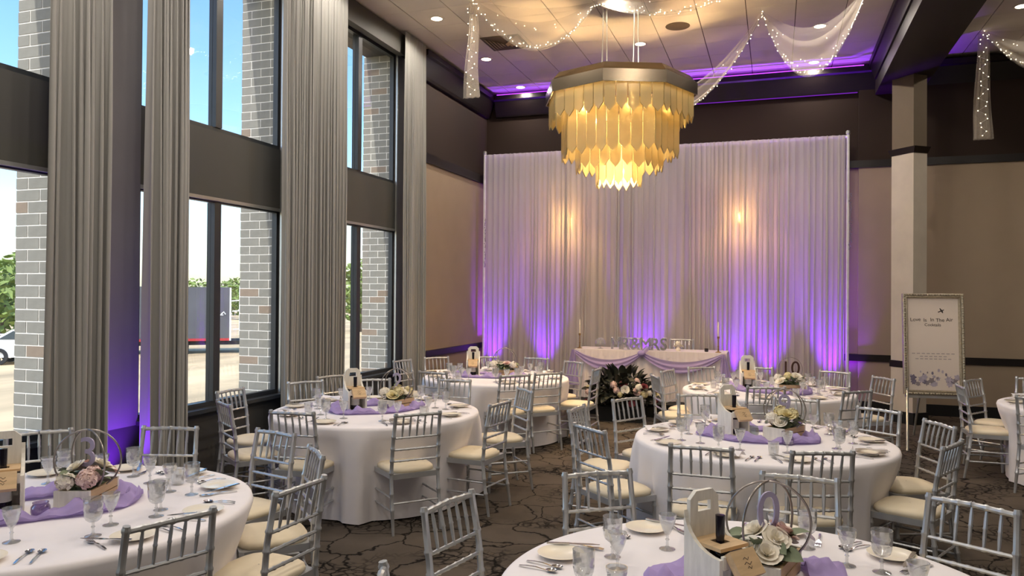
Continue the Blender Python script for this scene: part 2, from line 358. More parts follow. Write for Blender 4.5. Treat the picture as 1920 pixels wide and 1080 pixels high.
# beam, column
bm_ = struct(MB().box(1.47, 2.12, YN, YB-.02, 4.99, 5.5).build('trim_7', 'beam', smooth=False))
MB().prism(prof_y(1.47, -1, 5.2, 5.49, .1), YN, YB-.2, 'y').build('moulding', 'dark_wood', bm_, smooth=False)
MB().prism(prof_y(2.12, 1, 5.2, 5.49, .1), YN, YB-.2, 'y').build('moulding', 'dark_wood', bm_, smooth=False)
Cc = [(1.85, 12.10), (2.045, 12.245), (1.80, 12.53), (1.605, 12.385)]
def grow(d):
    cx = sum(p[0] for p in Cc)/4; cyy = sum(p[1] for p in Cc)/4
    return [(x+(x-cx)/hypot(x-cx, y-cyy)*d, y+(y-cyy)/hypot(x-cx, y-cyy)*d) for x, y in Cc]
col = struct(MB().prism(Cc, .17, 3.9, 'z').build('wall_column', 'plaster', smooth=False))
MB().prism(grow(-.004), 3.9, 4.99, 'z').build('upper_shaft', 'column_up', col, smooth=False)
cap = MB(); lo, hi = grow(.01), grow(.05)
cap.add([(*p, 3.87) for p in lo]+[(*p, 3.96) for p in hi], [(3, 2, 1, 0), (4, 5, 6, 7)]+[(i, (i+1) % 4, (i+1) % 4+4, i+4) for i in range(4)]); cap.build('capital_band', 'dark_wood', col, smooth=False)
MB().prism(grow(.02), .80, .895, 'z').build('chair_rail', 'dark_wood', col, smooth=False)
MB().prism(grow(.03), 0, .17, 'z').build('base', 'black', col, smooth=False)
# ceiling speaker, vent, downlights
def downlight(x, y, label, group=None):
    t = thing('ceiling_light', label, 'ceiling light', (x, y, ZC), 0, group)
    MB().lathe([(.075, -.004), (.105, -.008), (.108, 0), (.075, 0)], 20, close=True).build('trim_ring', 'tile', t)
    MB().lathe([(.001, -.003), (.074, -.003), (.074, -.001), (.001, -.001)], 16).build('lens', 'lens', t)
    lamp('downlight', 'SPOT', DOWN*(.45 if x > 2 else .5 if y > 12.5 else 1), (1, .90, .78), (0, 0, -.03), t, (0, 0, -1), spot=rad(168), blend=.25, radius=.06)
LBL = {(-4.31, 9.33): 'recessed downlight left of the hanging tulle tail, nearest the windows', (-4.31, 11.19): 'round recessed downlight just right of the hanging tulle tail',
       (-4.31, 12.9): 'small recessed downlight above the purple crown moulding left of the chandelier', (-1.89, 11.19): 'recessed downlight right of the chandelier rods',
       (.56, 12.9): 'recessed downlight against the purple crown at the swag tip', (.56, 11.19): 'recessed downlight seen through the tulle swag on the right', (2.93, 11.19): 'recessed downlight at the top right corner beyond the beam'}
for x in (-4.31, -1.89, .56, 2.93):
    for y in (12.9, 11.19, 9.33, 7.47, 5.61, 3.75, 1.89, .03):
        if (x, y) in LBL: downlight(x, y, LBL[(x, y)])
        elif y < 12: downlight(x, y, 'recessed ceiling downlight over the dining tables outside the picture', 'downlights outside the picture')
sp = MB().lathe([(.001, -.012), (.14, -.012), (.165, -.004), (.165, 0), (.001, 0)], 28).build('ceiling_speaker', 'grid', loc=(-1.28, 10.6, ZC)); tag(sp, 'flat round speaker grille in the ceiling right of the chandelier rods', 'speaker')
vt = thing('ceiling_vent', 'square louvred air vent in the ceiling behind the left tulle swag', 'vent', (-3.75, 10.52, ZC))
MB().box(-.29, .29, -.3, .3, -.012, 0).build('frame', 'grid', vt, smooth=False)
for k in range(5):
    d = .255-.05*k
    MB().prism([(-d, -.014-.004*k), (-d+.04, -.03-.004*k), (-d+.04, -.026-.004*k), (-d, -.010-.004*k)], -d, d, 'y').build('louvre', 'beige', vt, smooth=False)
    MB().prism([(d, -.014-.004*k), (d-.04, -.03-.004*k), (d-.04, -.026-.004*k), (d, -.010-.004*k)], -d, d, 'y').build('louvre', 'beige', vt, smooth=False)
# purple cove strips on the crown
tag(MB().box(XL+.25, 1.3, YB-.17, YB-.13, 5.432, 5.452).build('cove_light', 'led', smooth=False), 'purple light strip glowing along the top of the back crown moulding', 'light strip')
tag(MB().box(-1.4, 1.22, YB-.052, YB-.04, 5.045, 5.058).build('cove_light', 'led_dim', smooth=False), 'thin purple light line under the back crown moulding', 'light strip')

# ------------------------------------------------------------------ outside the windows
GZ = -1.2
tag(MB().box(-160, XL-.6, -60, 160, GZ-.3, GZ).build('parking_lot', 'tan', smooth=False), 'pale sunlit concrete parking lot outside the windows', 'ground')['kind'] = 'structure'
def foliage(c, rx, ry, rz, n, sz, rnd):
    b = MB()
    for _ in range(n):
        u = Vector((rnd.gauss(0, 1), rnd.gauss(0, 1), rnd.gauss(0, 1))).normalized()*(rnd.random()**.35)
        p = Vector((c[0]+u.x*rx, c[1]+u.y*ry, c[2]+u.z*rz)); d = Vector((rnd.gauss(0, 1), rnd.gauss(0, 1), rnd.gauss(0, .6))).normalized(); e = d.orthogonal().normalized(); k = sz*rnd.uniform(.6, 1.3)
        b.add([p-d*k, p+e*k*.45, p+d*k, p-e*k*.45], [(0, 1, 2, 3)])
    return b
rnd = random.Random(5)
def tree(x, y, h, r, label, n=700, sz=.3):
    t = thing('tree', label, 'tree', (x, y, GZ))
    MB().tube([(0, 0, 0), (.1, 0, h*.35), (0, .1, h*.75)], [.14, .11, .04], 7).build('trunk', 'bark', t)
    stuff(foliage((0, 0, h*.56), r, r, h*.46, n, sz, rnd).build('foliage', 'leaf_out', t, smooth=False))
def along(px, dist):   # a spot outside in the direction of a picture column, at a distance on the ground
    d = (R_*((px-960)/1433)+F_); d.z = 0; d.normalize(); return d.x*dist, d.y*dist
for px, dist, h, r, lb in ((4, 45, 4.5, 2.3, 'leafy green tree behind the white car, at the picture edge'), (44, 56, 5.2, 2.6, 'leafy green tree behind the white car, next to the brick return'),
                           (365, 92, 4.3, 3.2, 'small far tree above the dark trailer, left of the window mullion'), (452, 88, 4.5, 2.4, 'small far tree behind the ladder of the dark trailer'),
                           (432, 105, 4.3, 3.0, 'low far tree just right of the middle window mullion'), (678, 60, 5.5, 2.0, 'yellow green tree seen through the far window')):
    tree(*along(px, dist), h, r, lb)
# railing behind the car
fx, fy = along(20, 42); rl = thing('railing', 'low pale railing at the edge of the parking lot behind the white car', 'railing', (fx, fy, GZ), rad(53))
for k in range(-4, 3): MB().box(k*1.1-.03, k*1.1+.03, -.03, .03, 0, 1.0).build('post', 'white', rl, smooth=False)
for z in (.55, .95): MB().box(-4.6, 2.3, -.02, .02, z, z+.06).build('rail', 'white', rl, smooth=False)
# white car, seen side on
cx_, cy_ = along(10, 37.6); cr = thing('car', 'white sedan parked outside the left window', 'car', (cx_, cy_, GZ), atan2(F_.x*0+.62, .78))
prof = [(-.95, .3), (-1.0, .62), (-.9, .95), (-.2, 1.02), (.45, 1.42), (1.5, 1.46), (2.3, 1.02), (3.3, .86), (3.55, .6), (3.5, .3)]
MB().prism(prof, -.85, .85, 'y').build('body', 'car', cr, ang=50)
MB().prism([(-.02, 1.03), (.5, 1.36), (.95, 1.38), (.95, 1.02)], -.865, .865, 'y').build('side_window', 'carglass', cr, smooth=False)
MB().prism([(1.02, 1.02), (1.02, 1.38), (1.45, 1.39), (2.05, 1.02)], -.865, .865, 'y').build('side_window', 'carglass', cr, smooth=False)
MB().box(.9, 1.06, -.88, .88, .86, .89).build('door_handle', 'alu_light', cr, smooth=False)
for wx in (0, 2.65):
    for sy in (-1, 1):
        a = MB()
        a.v = [(x, z, y) for x, y, z in MB().lathe([(.2, -.1), (.33, -.1), (.34, -.05), (.34, .05), (.33, .1), (.2, .1)], 20, close=True).v]; a.f = MB().lathe([(.2, -.1), (.33, -.1), (.34, -.05), (.34, .05), (.33, .1), (.2, .1)], 20, close=True).f
        wo = a.build('wheel', 'tyre', cr, (wx, sy*.8, .34))
        h = MB()
        for k in range(5): h.tube([(0, 0, 0), (.2*cos(k*1.2566), 0, .2*sin(k*1.2566))], [.05, .03], 5)
        h.build('hub', 'alu_light', wo)
# dark box trailer with ladder
tx, ty = along(395, 41); tr = thing('box_trailer', 'charcoal box trailer with white ladder rack parked beyond the middle window', 'trailer', (tx, ty, GZ), rad(40))
MB().box(-4.2, .95, -1.2, 1.2, .62, 3.22).build('body', 'trailer', tr, smooth=False)
MB().box(-4.2, 1.7, -1.1, 1.1, .42, .6).build('chassis', 'tyre', tr, smooth=False)
MB().box(-4.2, .95, -1.23, -1.2, .62, .74).build('red_stripe', 'red', tr, smooth=False)
for wx in (-2.2, -1.3): MB().box(wx-.35, wx+.35, -1.2, -.9, 0, .7).prism([(wx+.36*cos(k*pi/8), .36+.36*sin(k*pi/8)) for k in range(16)], -1.22, -.9, 'y').build('wheel', 'tyre', tr, smooth=False)
MB().box(.88, .96, -1.26, -1.2, .62, 3.2).build('corner_trim', 'white', tr, smooth=False)
for a, b in (((1.35, .9), (1.35, 3.3)), ((1.75, 1.6), (1.75, 3.2)), ((.95, 2.55), (1.8, 2.62)), ((1.0, 2.05), (1.8, 2.1)), ((1.05, 1.15), (1.6, 1.2))):
    MB().tube([(a[0], -1.2, a[1]), (b[0], -1.2, b[1])], .035, 6).build('ladder_bar', 'white', tr)
ob('lettering', text_mesh('S', .75, .01, 'white'), tr, (-1.32, -1.215, 2.45), UP)
MB().box(.35, .6, -1.23, -1.2, 1.85, 1.9).tube([(.5, -1.22, 1.9), (.62, -1.22, 2.02), (.7, -1.22, 1.9)], .03, 6).build('latch', 'white', tr)

# ------------------------------------------------------------------ curtains and backdrop
def pleated(name, label, cat, p0, p1, z0, z1, folds, amp, m, seed, top=.35, group=None, wave=1.0):
    """cloth hanging from p0 to p1 (plan points) with irregular pleats that deepen downwards"""
    r = random.Random(seed); p0 = Vector((*p0, 0)); p1 = Vector((*p1, 0)); d = p1-p0; L = d.length; d.normalize(); nrm = Vector((d.y, -d.x, 0))
    ws = [r.uniform(.45, 1.9) for _ in range(folds)]; tot = sum(ws); acc = [0]
    for q in ws: acc.append(acc[-1]+q/tot)
    am = [r.uniform(.4, 1.35) for _ in range(folds)]; ph = r.uniform(0, 6)
    nu = folds*8
    def fn(u, v):
        i = min(folds-1, max(0, next((k for k in range(folds) if u <= acc[k+1]+1e-9), folds-1))); t = (u-acc[i])/(acc[i+1]-acc[i])
        z = z1+(z0-z1)*v; k = top+(1-top)*min(1, v*2.2)
        s_ = sin(pi*t)**.8 if 0 < t < 1 else 0
        off = amp*am[i]*k*(s_ - .45)+amp*.3*wave*sin(v*3+ph+u*9)*v
        sh = amp*.5*sin(2*pi*t)*k + .02*wave*sin(v*2.5+u*14+ph)*v
        q = p0+d*(u*L+sh)+nrm*off; return (q.x, q.y, z)
    o = MB().grid(fn, nu, 14).build(name, m, ang=180); return tag(o, label, cat, group)
XC = -4.88
pleated('window_curtain', 'tall taupe curtain left of the purple lit pier', 'curtain', (XC, 4.05), (XC, 4.60), .02, 5.42, 8, .07, 'curtain', 1)
pleated('window_curtain', 'tall taupe curtain right of the purple lit pier', 'curtain', (XC, 4.955), (XC, 5.42), .02, 5.42, 9, .06, 'curtain', 2)
pleated('window_curtain', 'wide taupe curtain between the middle and far windows', 'curtain', (XC, 6.78), (XC, 8.04), .02, 5.44, 20, .06, 'curtain', 3)
pleated('window_curtain', 'narrow brown curtain at the far end of the window wall', 'curtain', (XC, 9.55), (XC, 10.22), .02, 5.46, 11, .05, 'curtain', 4)
YD = 12.82
px_ = [-4.93, -3.45, -2.72, -1.75, -.72, .16, 1.0]
nm = ['leftmost backdrop drape panel by the corner', 'second backdrop drape panel from the left, in front of the left sconce', 'backdrop drape panel behind the left half of the head table',
      'backdrop drape panel behind the right half of the head table', 'backdrop drape panel in front of the right sconce', 'rightmost backdrop drape panel beside the purple wall']
for i in range(6):
    pleated('backdrop_drape', nm[i], 'drape', (px_[i], YD), (px_[i+1]+.02, YD), .03, 4.31, int((px_[i+1]-px_[i])*12), .062, 'drape', 20+i, .6, wave=.8)
pd = thing('drape_stand', 'slim white pipe stand carrying the backdrop drapes', 'drape stand', (0, YD+.085, 0))
for x in (-4.98, 1.06):
    MB().tube([(x, 0, .02), (x, 0, 4.36)], .024, 10).build('upright', 'white', pd); MB().box(x-.2, x+.2, -.2, .16, 0, .012).build('base_plate', 'alu_light', pd, smooth=False)
    MB().lathe([(.026, 4.33), (.034, 4.34), (.034, 4.38), (.02, 4.395)], 10, (x, 0, 0)).build('cap', 'alu_light', pd)
MB().tube([(-4.98, 0, 4.30), (1.06, 0, 4.30)], .02, 8).build('crossbar', 'white', pd)
for n_, (x, z0) in enumerate(((1.06, 2.55), (-4.98, 2.3))):
    g = MB(); r = random.Random(3)
    for k in range(40): g.octa((x+.03+r.uniform(-.015, .02), -.04+r.uniform(-.02, .02), z0+k*.022), .013)
    stuff(g.build('bead_string', 'alu_light', pd, smooth=False))
# purple uplights
def uplight(x, y, aim, e, label, spot=70):
    t = thing('uplight', label, 'uplight', (x, y, 0)); MB().lathe([(.07, 0), (.075, .01), (.075, .1), (.06, .11)], 14).build('housing', 'black', t)
    MB().lathe([(.001, .111), (.055, .111), (.055, .113), (.001, .113)], 12).build('lens', 'upl', t)
    lamp('uplight_beam', 'SPOT', e, (.22, .018, 1.0), (0, 0, .14), t, aim, spot=rad(spot), blend=.8, radius=.04)
for x, e, lb in ((-4.78, 1.0, 'in the left corner'), (-3.8, .9, 'behind the second panel'), (-2.05, .9, 'behind the head table'), (-.62, .8, 'beside the head table end'), (-.1, 1.0, 'behind the far right table'), (.82, 1.2, 'by the right end')):
    uplight(x, 13.10, (0, -.11, 1), PURPLE*e, 'purple floor uplight hidden behind the backdrop '+lb, 46)
uplight(1.14, 13.02, (.0, .10, 1), PURPLE*.28, 'purple floor uplight beside the right end of the backdrop', 44)
uplight(-4.90, 4.76, (-.10, .05, 1), PURPLE*.2, 'purple floor uplight at the foot of the window pier', 70)
# sconces glowing behind the drape
def prism_panel(w_, h, th=.012, tip=.05):
    return MB().prism([(-w_/2, 0), (w_/2, 0), (w_/2, -h+tip), (0, -h), (-w_/2, -h+tip)], -th/2, th/2, 'y')
scm = prism_panel(.07, .3).mesh('prism', 'prism', False)
for x, lb in ((-3.5, 'glowing crystal wall sconce behind the left part of the backdrop'), (-.56, 'glowing crystal wall sconce behind the right part of the backdrop')):
    t = thing('wall_sconce', lb, 'wall lamp', (x, YB, 3.1)); MB().box(-.12, .12, -.03, 0, -.2, .2).build('back_plate', 'brass', t, smooth=False)
    MB().tube([(-.24, -.1, .2), (0, -.22, .2), (.24, -.1, .2)], .012, 6).tube([(0, -.03, .2), (0, -.22, .2)], .012, 6).build('arm', 'brass', t)
    for k in range(8):
        a = pi+pi*(k+.5)/8; ob('prism', scm, t, (.25*cos(a), -.02+.2*sin(a), .19), a+pi/2)
    MB().ball((0, -.11, .02), .04).build('bulb', 'bulb', t); lamp('sconce_light', 'POINT', 48, (1, .58, .22), (0, -.11, .02), t, radius=.08)

# ------------------------------------------------------------------ chairs
CHM = []      # (part name, mesh)
def chair_meshes():
    for s in (-1, 1):
        CHM.append(('back_post', MB().bamboo([(s*.192, -.245, 0), (s*.192, -.205, .25), (s*.190, -.185, .44), (s*.186, -.205, .68), (s*.178, -.245, .915)], .0150, (.2, .33, .50, .6, .70, .80, .98), 8, .75).mesh('back_post', 'silver')))
        CHM.append(('leg', MB().bamboo([(s*.196, .182, 0), (s*.190, .172, .41)], .0150, (.35, .6, .9), 8, .72).mesh('leg', 'silver')))
    def yb(z): return -.185-(.02*(z-.44)/.24 if z < .68 else .02+.04*(z-.68)/.235)
    def hx(z): return .190-.012*max(0, (z-.44))/.475
    CHM.append(('top_rail', MB().bamboo([(-hx(.89), yb(.89), .892), (0, yb(.89)-.012, .897), (hx(.89), yb(.89), .892)], .0125, (.17, .34, .5, .66, .83), 8).mesh('top_rail', 'silver')))
    for z in (.722, .632, .545):
        CHM.append(('back_rail', MB().bamboo([(-hx(z), yb(z), z), (hx(z), yb(z), z)], .0085, (.17, .34, .5, .66, .83), 6).mesh('back_rail', 'silver')))
    for k in range(5):
        x = (k-2)*.0585; CHM.append(('spindle', MB().tube([(x, yb(.722), .722), (x, yb(.77)-.002, .77), (x, yb(.80)-.003, .803), (x, yb(.806)-.003, .809), (x, yb(.812)-.003, .815), (x, yb(.85)-.005, .85), (x, yb(.89)-.008, .892)], [.0055, .0085, .0085, .0105, .0085, .0085, .0055], 6).mesh('spindle', 'silver')))
    fr = [(-.186, -.19), (.186, -.19), (.207, .17), (.19, .195), (-.19, .195), (-.207, .17)]
    CHM.append(('seat_frame', MB().prism(fr, .405, .445, 'z').mesh('seat_frame', 'silver')))
    cu = MB()
    def cf(u, v):
        a = 2*pi*u; ca, sa = cos(a), sin(a); q = (abs(ca)**3.6+abs(sa)**3.6)**(-1/3.6)
        R0 = [(1.0, .443), (1.03, .455), (1.02, .470), (.93, .484), (.6, .492), (.02, .494)][round(v*5)]
        return (ca*q*.193*R0[0]*(1+.05*sa*q), sa*q*.186*R0[0]+.004, R0[1])
    cu.grid(cf, 28, 5, True); CHM.append(('cushion', cu.mesh('cushion', 'cushion', ang=180)))
    for s in (-1, 1):
        for z in (.17, .27): CHM.append(('stretcher', MB().bamboo([(s*.192, -.212, z), (s*.193, .176, z)], .008, (.33, .66), 6).mesh('stretcher', 'silver')))
    for z in (.20, .30): CHM.append(('stretcher', MB().bamboo([(-.192, .176, z), (.192, .176, z)], .008, (.33, .66), 6).mesh('stretcher', 'silver')))
    CHM.append(('stretcher', MB().bamboo([(-.192, -.208, .23), (.192, -.208, .23)], .008, (.33, .66), 6).mesh('stretcher', 'silver')))
chair_meshes()
CHAIRS = []
def chair(mx, my, face, label, group, z=0):
    """mx,my: plan position of the middle of the top rail; face: heading in degrees the sitter looks"""
    a = rad(face); x, y = mx+cos(a)*.245, my+sin(a)*.245
    t = thing('chiavari_chair', label, 'chair', (x, y, z), a-pi/2, group)
    for n, me in CHM: ob(n, me, t)
    CHAIRS.append((x, y, a))
T = {'T8': (-3.33, 2.81), 'T2': (-3.40, 6.13), 'T3': (-3.36, 9.15), 'T9': (-.06, 2.85), 'T6': (-.09, 5.97), 'T10': (-.08, 9.05), 'TR': (3.06, 8.86)}
TN = {'T8': 'front left table', 'T2': 'middle left table', 'T3': 'far left table', 'T9': 'front right table', 'T6': 'middle right table', 'T10': 'far right table', 'TR': 'right edge table'}
CL = {'T8': [(-4.50, 3.69, -36, 'facing the camera at picture left, before the first window'), (-3.84, 4.12, -72, 'facing the camera before the purple lit curtain'), (-3.08, 4.23, -104, 'with three low back rails shining, right of the purple curtain'),
             (-2.49, 3.80, -135, 'turned almost edge on, right of the front left table'), (-2.12, 3.11, 176, 'on its right side, its whole slanting back in view'), (-2.29, 2.47, 160, 'in the foreground, back to the camera')],
      'T9': [(-1.36, 3.11, -12, 'standing by itself on the carpet, left of its table'), (-1.17, 2.14, 25, 'with only one post tip showing at the bottom edge'), (-.86, 3.87, -55, 'behind the tall water goblet, facing the camera'),
             (.12, 4.15, -96, 'behind the flower hoop, facing the camera'), (.83, 3.88, -122, 'nearest the lower right corner')],
      'T2': [(-2.56, 5.27, 138, 'with its back square to the camera, whole chair in view'), (-3.47, 4.96, 96, 'left front side, half hidden by other chairs'), (-4.79, 5.88, 0, 'right under the middle window'), (-4.27, 5.16, 55, 'turned edge on, left of the table below the window'),
             (-4.54, 6.72, -35, 'facing the camera before the wide curtain'), (-4.02, 7.17, -55, 'behind the wooden bottle carrier'), (-3.20, 7.46, -92, 'dark backed, behind the right part of the table'), (-2.17, 6.03, 172, 'right side, seat and legs fully visible'), (-2.25, 6.95, -140, 'right back side, turned edge on')],
      'T3': [(-4.60, 7.28, -20, 'standing against the wide curtain'), (-4.78, 9.33, -12, 'left end, beside the far window'), (-3.74, 8.07, 85, 'left front, back to the camera'), (-2.76, 8.15, 133, 'front, left one of two side by side backs'), (-2.47, 8.49, 139, 'front, right one of two side by side backs'),
             (-2.57, 10.06, -124, 'right back side, near the head table'), (-2.06, 9.22, 178, 'right side, edge on beside the head table skirt'), (-4.56, 9.96, -42, 'behind it, before the beige wall'), (-3.96, 10.35, -60, 'behind it, right of the bottle carrier'), (-3.21, 10.42, -97, 'behind it, before the purple lit drape')],
      'T6': [(-.42, 4.74, 90, 'front left, dark back to the camera'), (-1.51, 6.0, -6, 'left end, farthest of the left side group'), (-1.20, 5.13, 48, 'left side, cream seat pushed to the cloth'), (-1.23, 6.71, -33, 'left back, before the big floor bouquet'), (-.67, 7.22, -67, 'behind it, before the white cloth of the next table'),
             (.18, 7.22, -90, 'behind it, right of the flower hoop'), (.80, 6.84, -128, 'right back, brightly lit top rail'), (1.13, 6.24, -158, 'right side, upper of the two on the dark carpet'), (1.05, 5.39, 153, 'right side, edge on with a big tan seat'), (.27, 4.85, 110, 'front right, back to the camera')],
      'T10': [(-.08, 8.06, 102, 'front, dark back to the camera'), (-1.28, 8.69, 22, 'left side, edge on beside the floor bouquet'), (-1.23, 9.36, -16, 'left back, half hidden by its neighbour'), (-.88, 9.96, -58, 'behind it, before the head table skirt'), (-.21, 10.21, -84, 'behind it, just right of the bottle carrier'),
              (.69, 10.04, -116, 'behind it, before the bright purple drape end'), (1.16, 9.50, -150, 'right end, near the sign easel'), (.76, 8.06, 132, 'right front, dark back to the camera')],
      'TR': [(1.81, 8.97, 0, 'edge on with a full cream seat, right of the easel'), (2.07, 9.67, -37, 'right behind the edge on one by the easel'), (2.80, 10.15, -98, 'at the back, cut by the picture edge'), (2.25, 8.13, 43, 'in front, cut by the picture edge')]}
for k, L in CL.items():
    for mx, my, fa, lb in L: chair(mx, my, fa, 'silver %s chair %s' % (TN[k], lb), 'silver chiavari chairs')

# ------------------------------------------------------------------ round tables and cloths
TR_, TZ = .915, .76
top_me = MB().lathe([(.01, .72), (.89, .72), (.905, .728), (.905, .75), (.89, .755), (.01, .755)], 40).mesh('tabletop', 'wood')
leg_me = MB().tube([(0, 0, 0), (0, 0, .72)], .02, 8).mesh('leg', 'alu')
for ti, (k, (cx, cyy)) in enumerate(T.items()):
    t = thing('round_table', 'round folding table under the cloth of the '+TN[k], 'table', (cx, cyy, 0), 0, 'round dining tables')
    ob('tabletop', top_me, t)
    for q in range(4): ob('leg', leg_me, t, (.42*cos(q*pi/2+.6), .42*sin(q*pi/2+.6), 0))
    r = random.Random(ti+40); ph = [r.uniform(0, 6.28) for _ in range(4)]
    near = [(x-cx, y-cyy, a) for x, y, a in CHAIRS if hypot(x-cx, y-cyy) < 1.45]
    def lim(th):      # how far out the skirt may hang at this angle before it meets a chair
        m_ = 9.0
        for x, y, a in near:
            f = Vector((cos(a), sin(a))); s = Vector((-sin(a), cos(a))); d = Vector((cos(th), sin(th))); e = Vector((x, y))
            for rr in [.5+.01*i for i in range(60)]:
                q = d*rr-e; lx, ly = q.dot(s), q.dot(f)
                if abs(lx) < .24 and -.3 < ly < .212: m_ = min(m_, rr); break
        return m_
    NT = 168; LM = [lim(2*pi*i/NT) for i in range(NT)]
    LM = [min(LM[(i+j) % NT] for j in (-1, 0, 1)) for i in range(NT)]
    LM2 = [sum(min(LM[(i+j) % NT], 1.1) for j in range(-4, 5))/9 for i in range(NT)]
    zz = [(0.0, TZ), (.5, TZ), (.85, TZ), (.905, TZ-.001), (.921, TZ-.008), (.928, TZ-.03), (None, .66), (None, .56), (None, .48), (None, .36), (None, .24), (None, .12), (None, .012)]
    def fn(u, v):
        i = round(v*12); rr, z = zz[i]; th = 2*pi*u; n = round(u*NT) % NT
        if rr is None:
            d = (TZ-z)/TZ; fold = sin(11*th+ph[0]+1.1*sin(3*th+ph[1]))*.55+sin(23*th+ph[2]+1.3*sin(4*th+ph[3]))*.45
            rr = .928+.055*d+fold*.054*d**.65
            k2 = min(1, max(0, (.735-z)/.26)); rr = rr+(min(rr, max(LM2[n]-.015, .845))-rr)*k2
            rr = max(rr, .55)
        return (rr*cos(th), rr*sin(th), z)
    o = MB().grid(fn, NT, 12, True).build('tablecloth', 'cloth', loc=(cx, cyy, 0), ang=180)
    tag(o, {'T8': 'white floor length cloth on the front left table by the window', 'T2': 'white floor length cloth on the middle left table', 'T3': 'white floor length cloth on the far left table before the corner', 'T9': 'white cloth of the front right table, cut by the bottom edge',
            'T6': 'white cloth with bluish left side on the middle right table', 'T10': 'white cloth on the far right table before the backdrop', 'TR': 'white cloth on the table at the right picture edge'}[k], 'tablecloth', 'white tablecloths')

# ------------------------------------------------------------------ table ware
def flat(poly, t=.0025): return poly
def spoon_me():
    b = MB(); b.add(*strip([(0, .004), (.03, .0045), (.07, .0035), (.115, .003)], .0025, lambda s: .002+.006*sin(pi*s)))
    def fn(u, v): a = 2*pi*u; r_ = v; return (.137+.024*cos(a)*r_, .0165*sin(a)*r_, .003+.006*r_*r_)
    b.grid(fn, 14, 3, True); return b.mesh('spoon', 'chrome', ang=60)
def strip(ws, t, zf):
    vs = []; fs = []; L = ws[-1][0]
    for x, hw in ws:
        z = zf(x/L); vs += [(x, -hw, z), (x, hw, z), (x, hw, z+t), (x, -hw, z+t)]
    for i in range(len(ws)-1):
        for k in range(4): fs.append((i*4+k, i*4+(k+1) % 4, (i+1)*4+(k+1) % 4, (i+1)*4+k))
    fs += [(3, 2, 1, 0), tuple(range(len(vs)-4, len(vs)))]; return vs, fs
def fork_me():
    b = MB(); b.add(*strip([(0, .004), (.03, .005), (.08, .0035), (.115, .003), (.125, .010), (.14, .0115)], .0025, lambda s: .002+.006*sin(pi*s)))
    for k in range(4):
        y = (k-1.5)*.0065; b.add([(x_+.138, y_+y, z_) for x_, y_, z_ in strip([(0, .0022), (.03, .002), (.05, .001)], .002, lambda s: .003+.003*sin(pi*s))[0]], strip([(0, 1), (.03, 1), (.05, 1)], .002, lambda s: 0)[1])
    return b.mesh('fork', 'chrome', ang=60)
def knife_me():
    b = MB(); b.add(*strip([(0, .007), (.04, .0085), (.095, .006)], .005, lambda s: .001)); b.add(*strip([(0, .005), (.02, .0095), (.09, .0095), (.125, .002)], .0016, lambda s: .003))
    n = 12; b.v[n:] = [(x_+.095, y_, z_) for x_, y_, z_ in b.v[n:]]; return b.mesh('knife', 'chrome', ang=60)
FORK, SPOON, KNIFE = fork_me(), spoon_me(), knife_me()
PLATE = MB().lathe([(.001, .004), (.055, .004), (.062, .008), (.092, .017), (.094, .019), (.091, .0195), (.060, .011), (.001, .008)], 36).mesh('plate', 'plate')
def stem_glass(bowl, n=12, twist=True):
    """cut glass: faceted bowl with wall thickness on a stem and foot"""
    outer = [(.034, 0), (.034, .002), (.012, .007), (.006, .014), (.0055, .035), (.009, .040), (.0055, .045), (.006, .058)]+bowl
    b = MB(); vs = []; m = len(outer)
    for i, (r_, z) in enumerate(outer):
        tw = (pi/n if (i % 2 and 8 <= i < m-2) else 0)
        k_ = 24 if False else n
        vs += [(r_*cos(2*pi*q/n+tw), r_*sin(2*pi*q/n+tw), z) for q in range(n)]
    inner = [(r_-.0022, z) for r_, z in outer[:9:-1]]+[(.004, outer[8][1]+.004)]
    for r_, z in inner: vs += [(r_*cos(2*pi*q/n), r_*sin(2*pi*q/n), z) for q in range(n)]
    M_ = m+len(inner); fs = [tuple(range(n-1, -1, -1)), tuple(range((M_-1)*n, M_*n))]
    for i in range(M_-1):
        for q in range(n): fs.append((i*n+q, i*n+(q+1) % n, (i+1)*n+(q+1) % n, (i+1)*n+q))
    return b.add(vs, fs)
GOBLET = stem_glass([(.020, .064), (.031, .074), (.036, .088), (.038, .104), (.0385, .120), (.039, .135), (.0395, .150), (.040, .164)], 14).mesh('goblet', 'glass', ang=20)
WINE = stem_glass([(.010, .062), (.018, .076), (.024, .090), (.029, .103), (.033, .116), (.0355, .128), (.037, .138), (.038, .145)], 12).mesh('wine_glass', 'glass', ang=20)
TUMB = MB().lathe([(.026, 0), (.030, .003), (.033, .03), (.037, .09), (.0355, .09), (.031, .03), (.027, .012), (.001, .010)], 14).mesh('tumbler', 'glass', ang=20)
NAP = MB()
def napfn(u, v):
    x = (u-.5)*.2; k = .012+.05*abs(2*u-1)**1.3; y = (v-.5)*2*k; return (x, y+.012*sin(7*u), .022+.012*cos(v*9)*(.4+abs(2*u-1))+.006*(1-abs(2*u-1)))
NAP.grid(napfn, 18, 8); NAP = NAP.mesh('napkin', 'cloth', ang=180)
def lay(me, name, cat, label, group, x, y, z, rz): return tag(ob(name, me, None, (x, y, z), rz), label, cat, group)
HOURS = ['twelve', 'one', 'two', 'three', 'four', 'five', 'six', 'seven', 'eight', 'nine', 'ten', 'eleven']
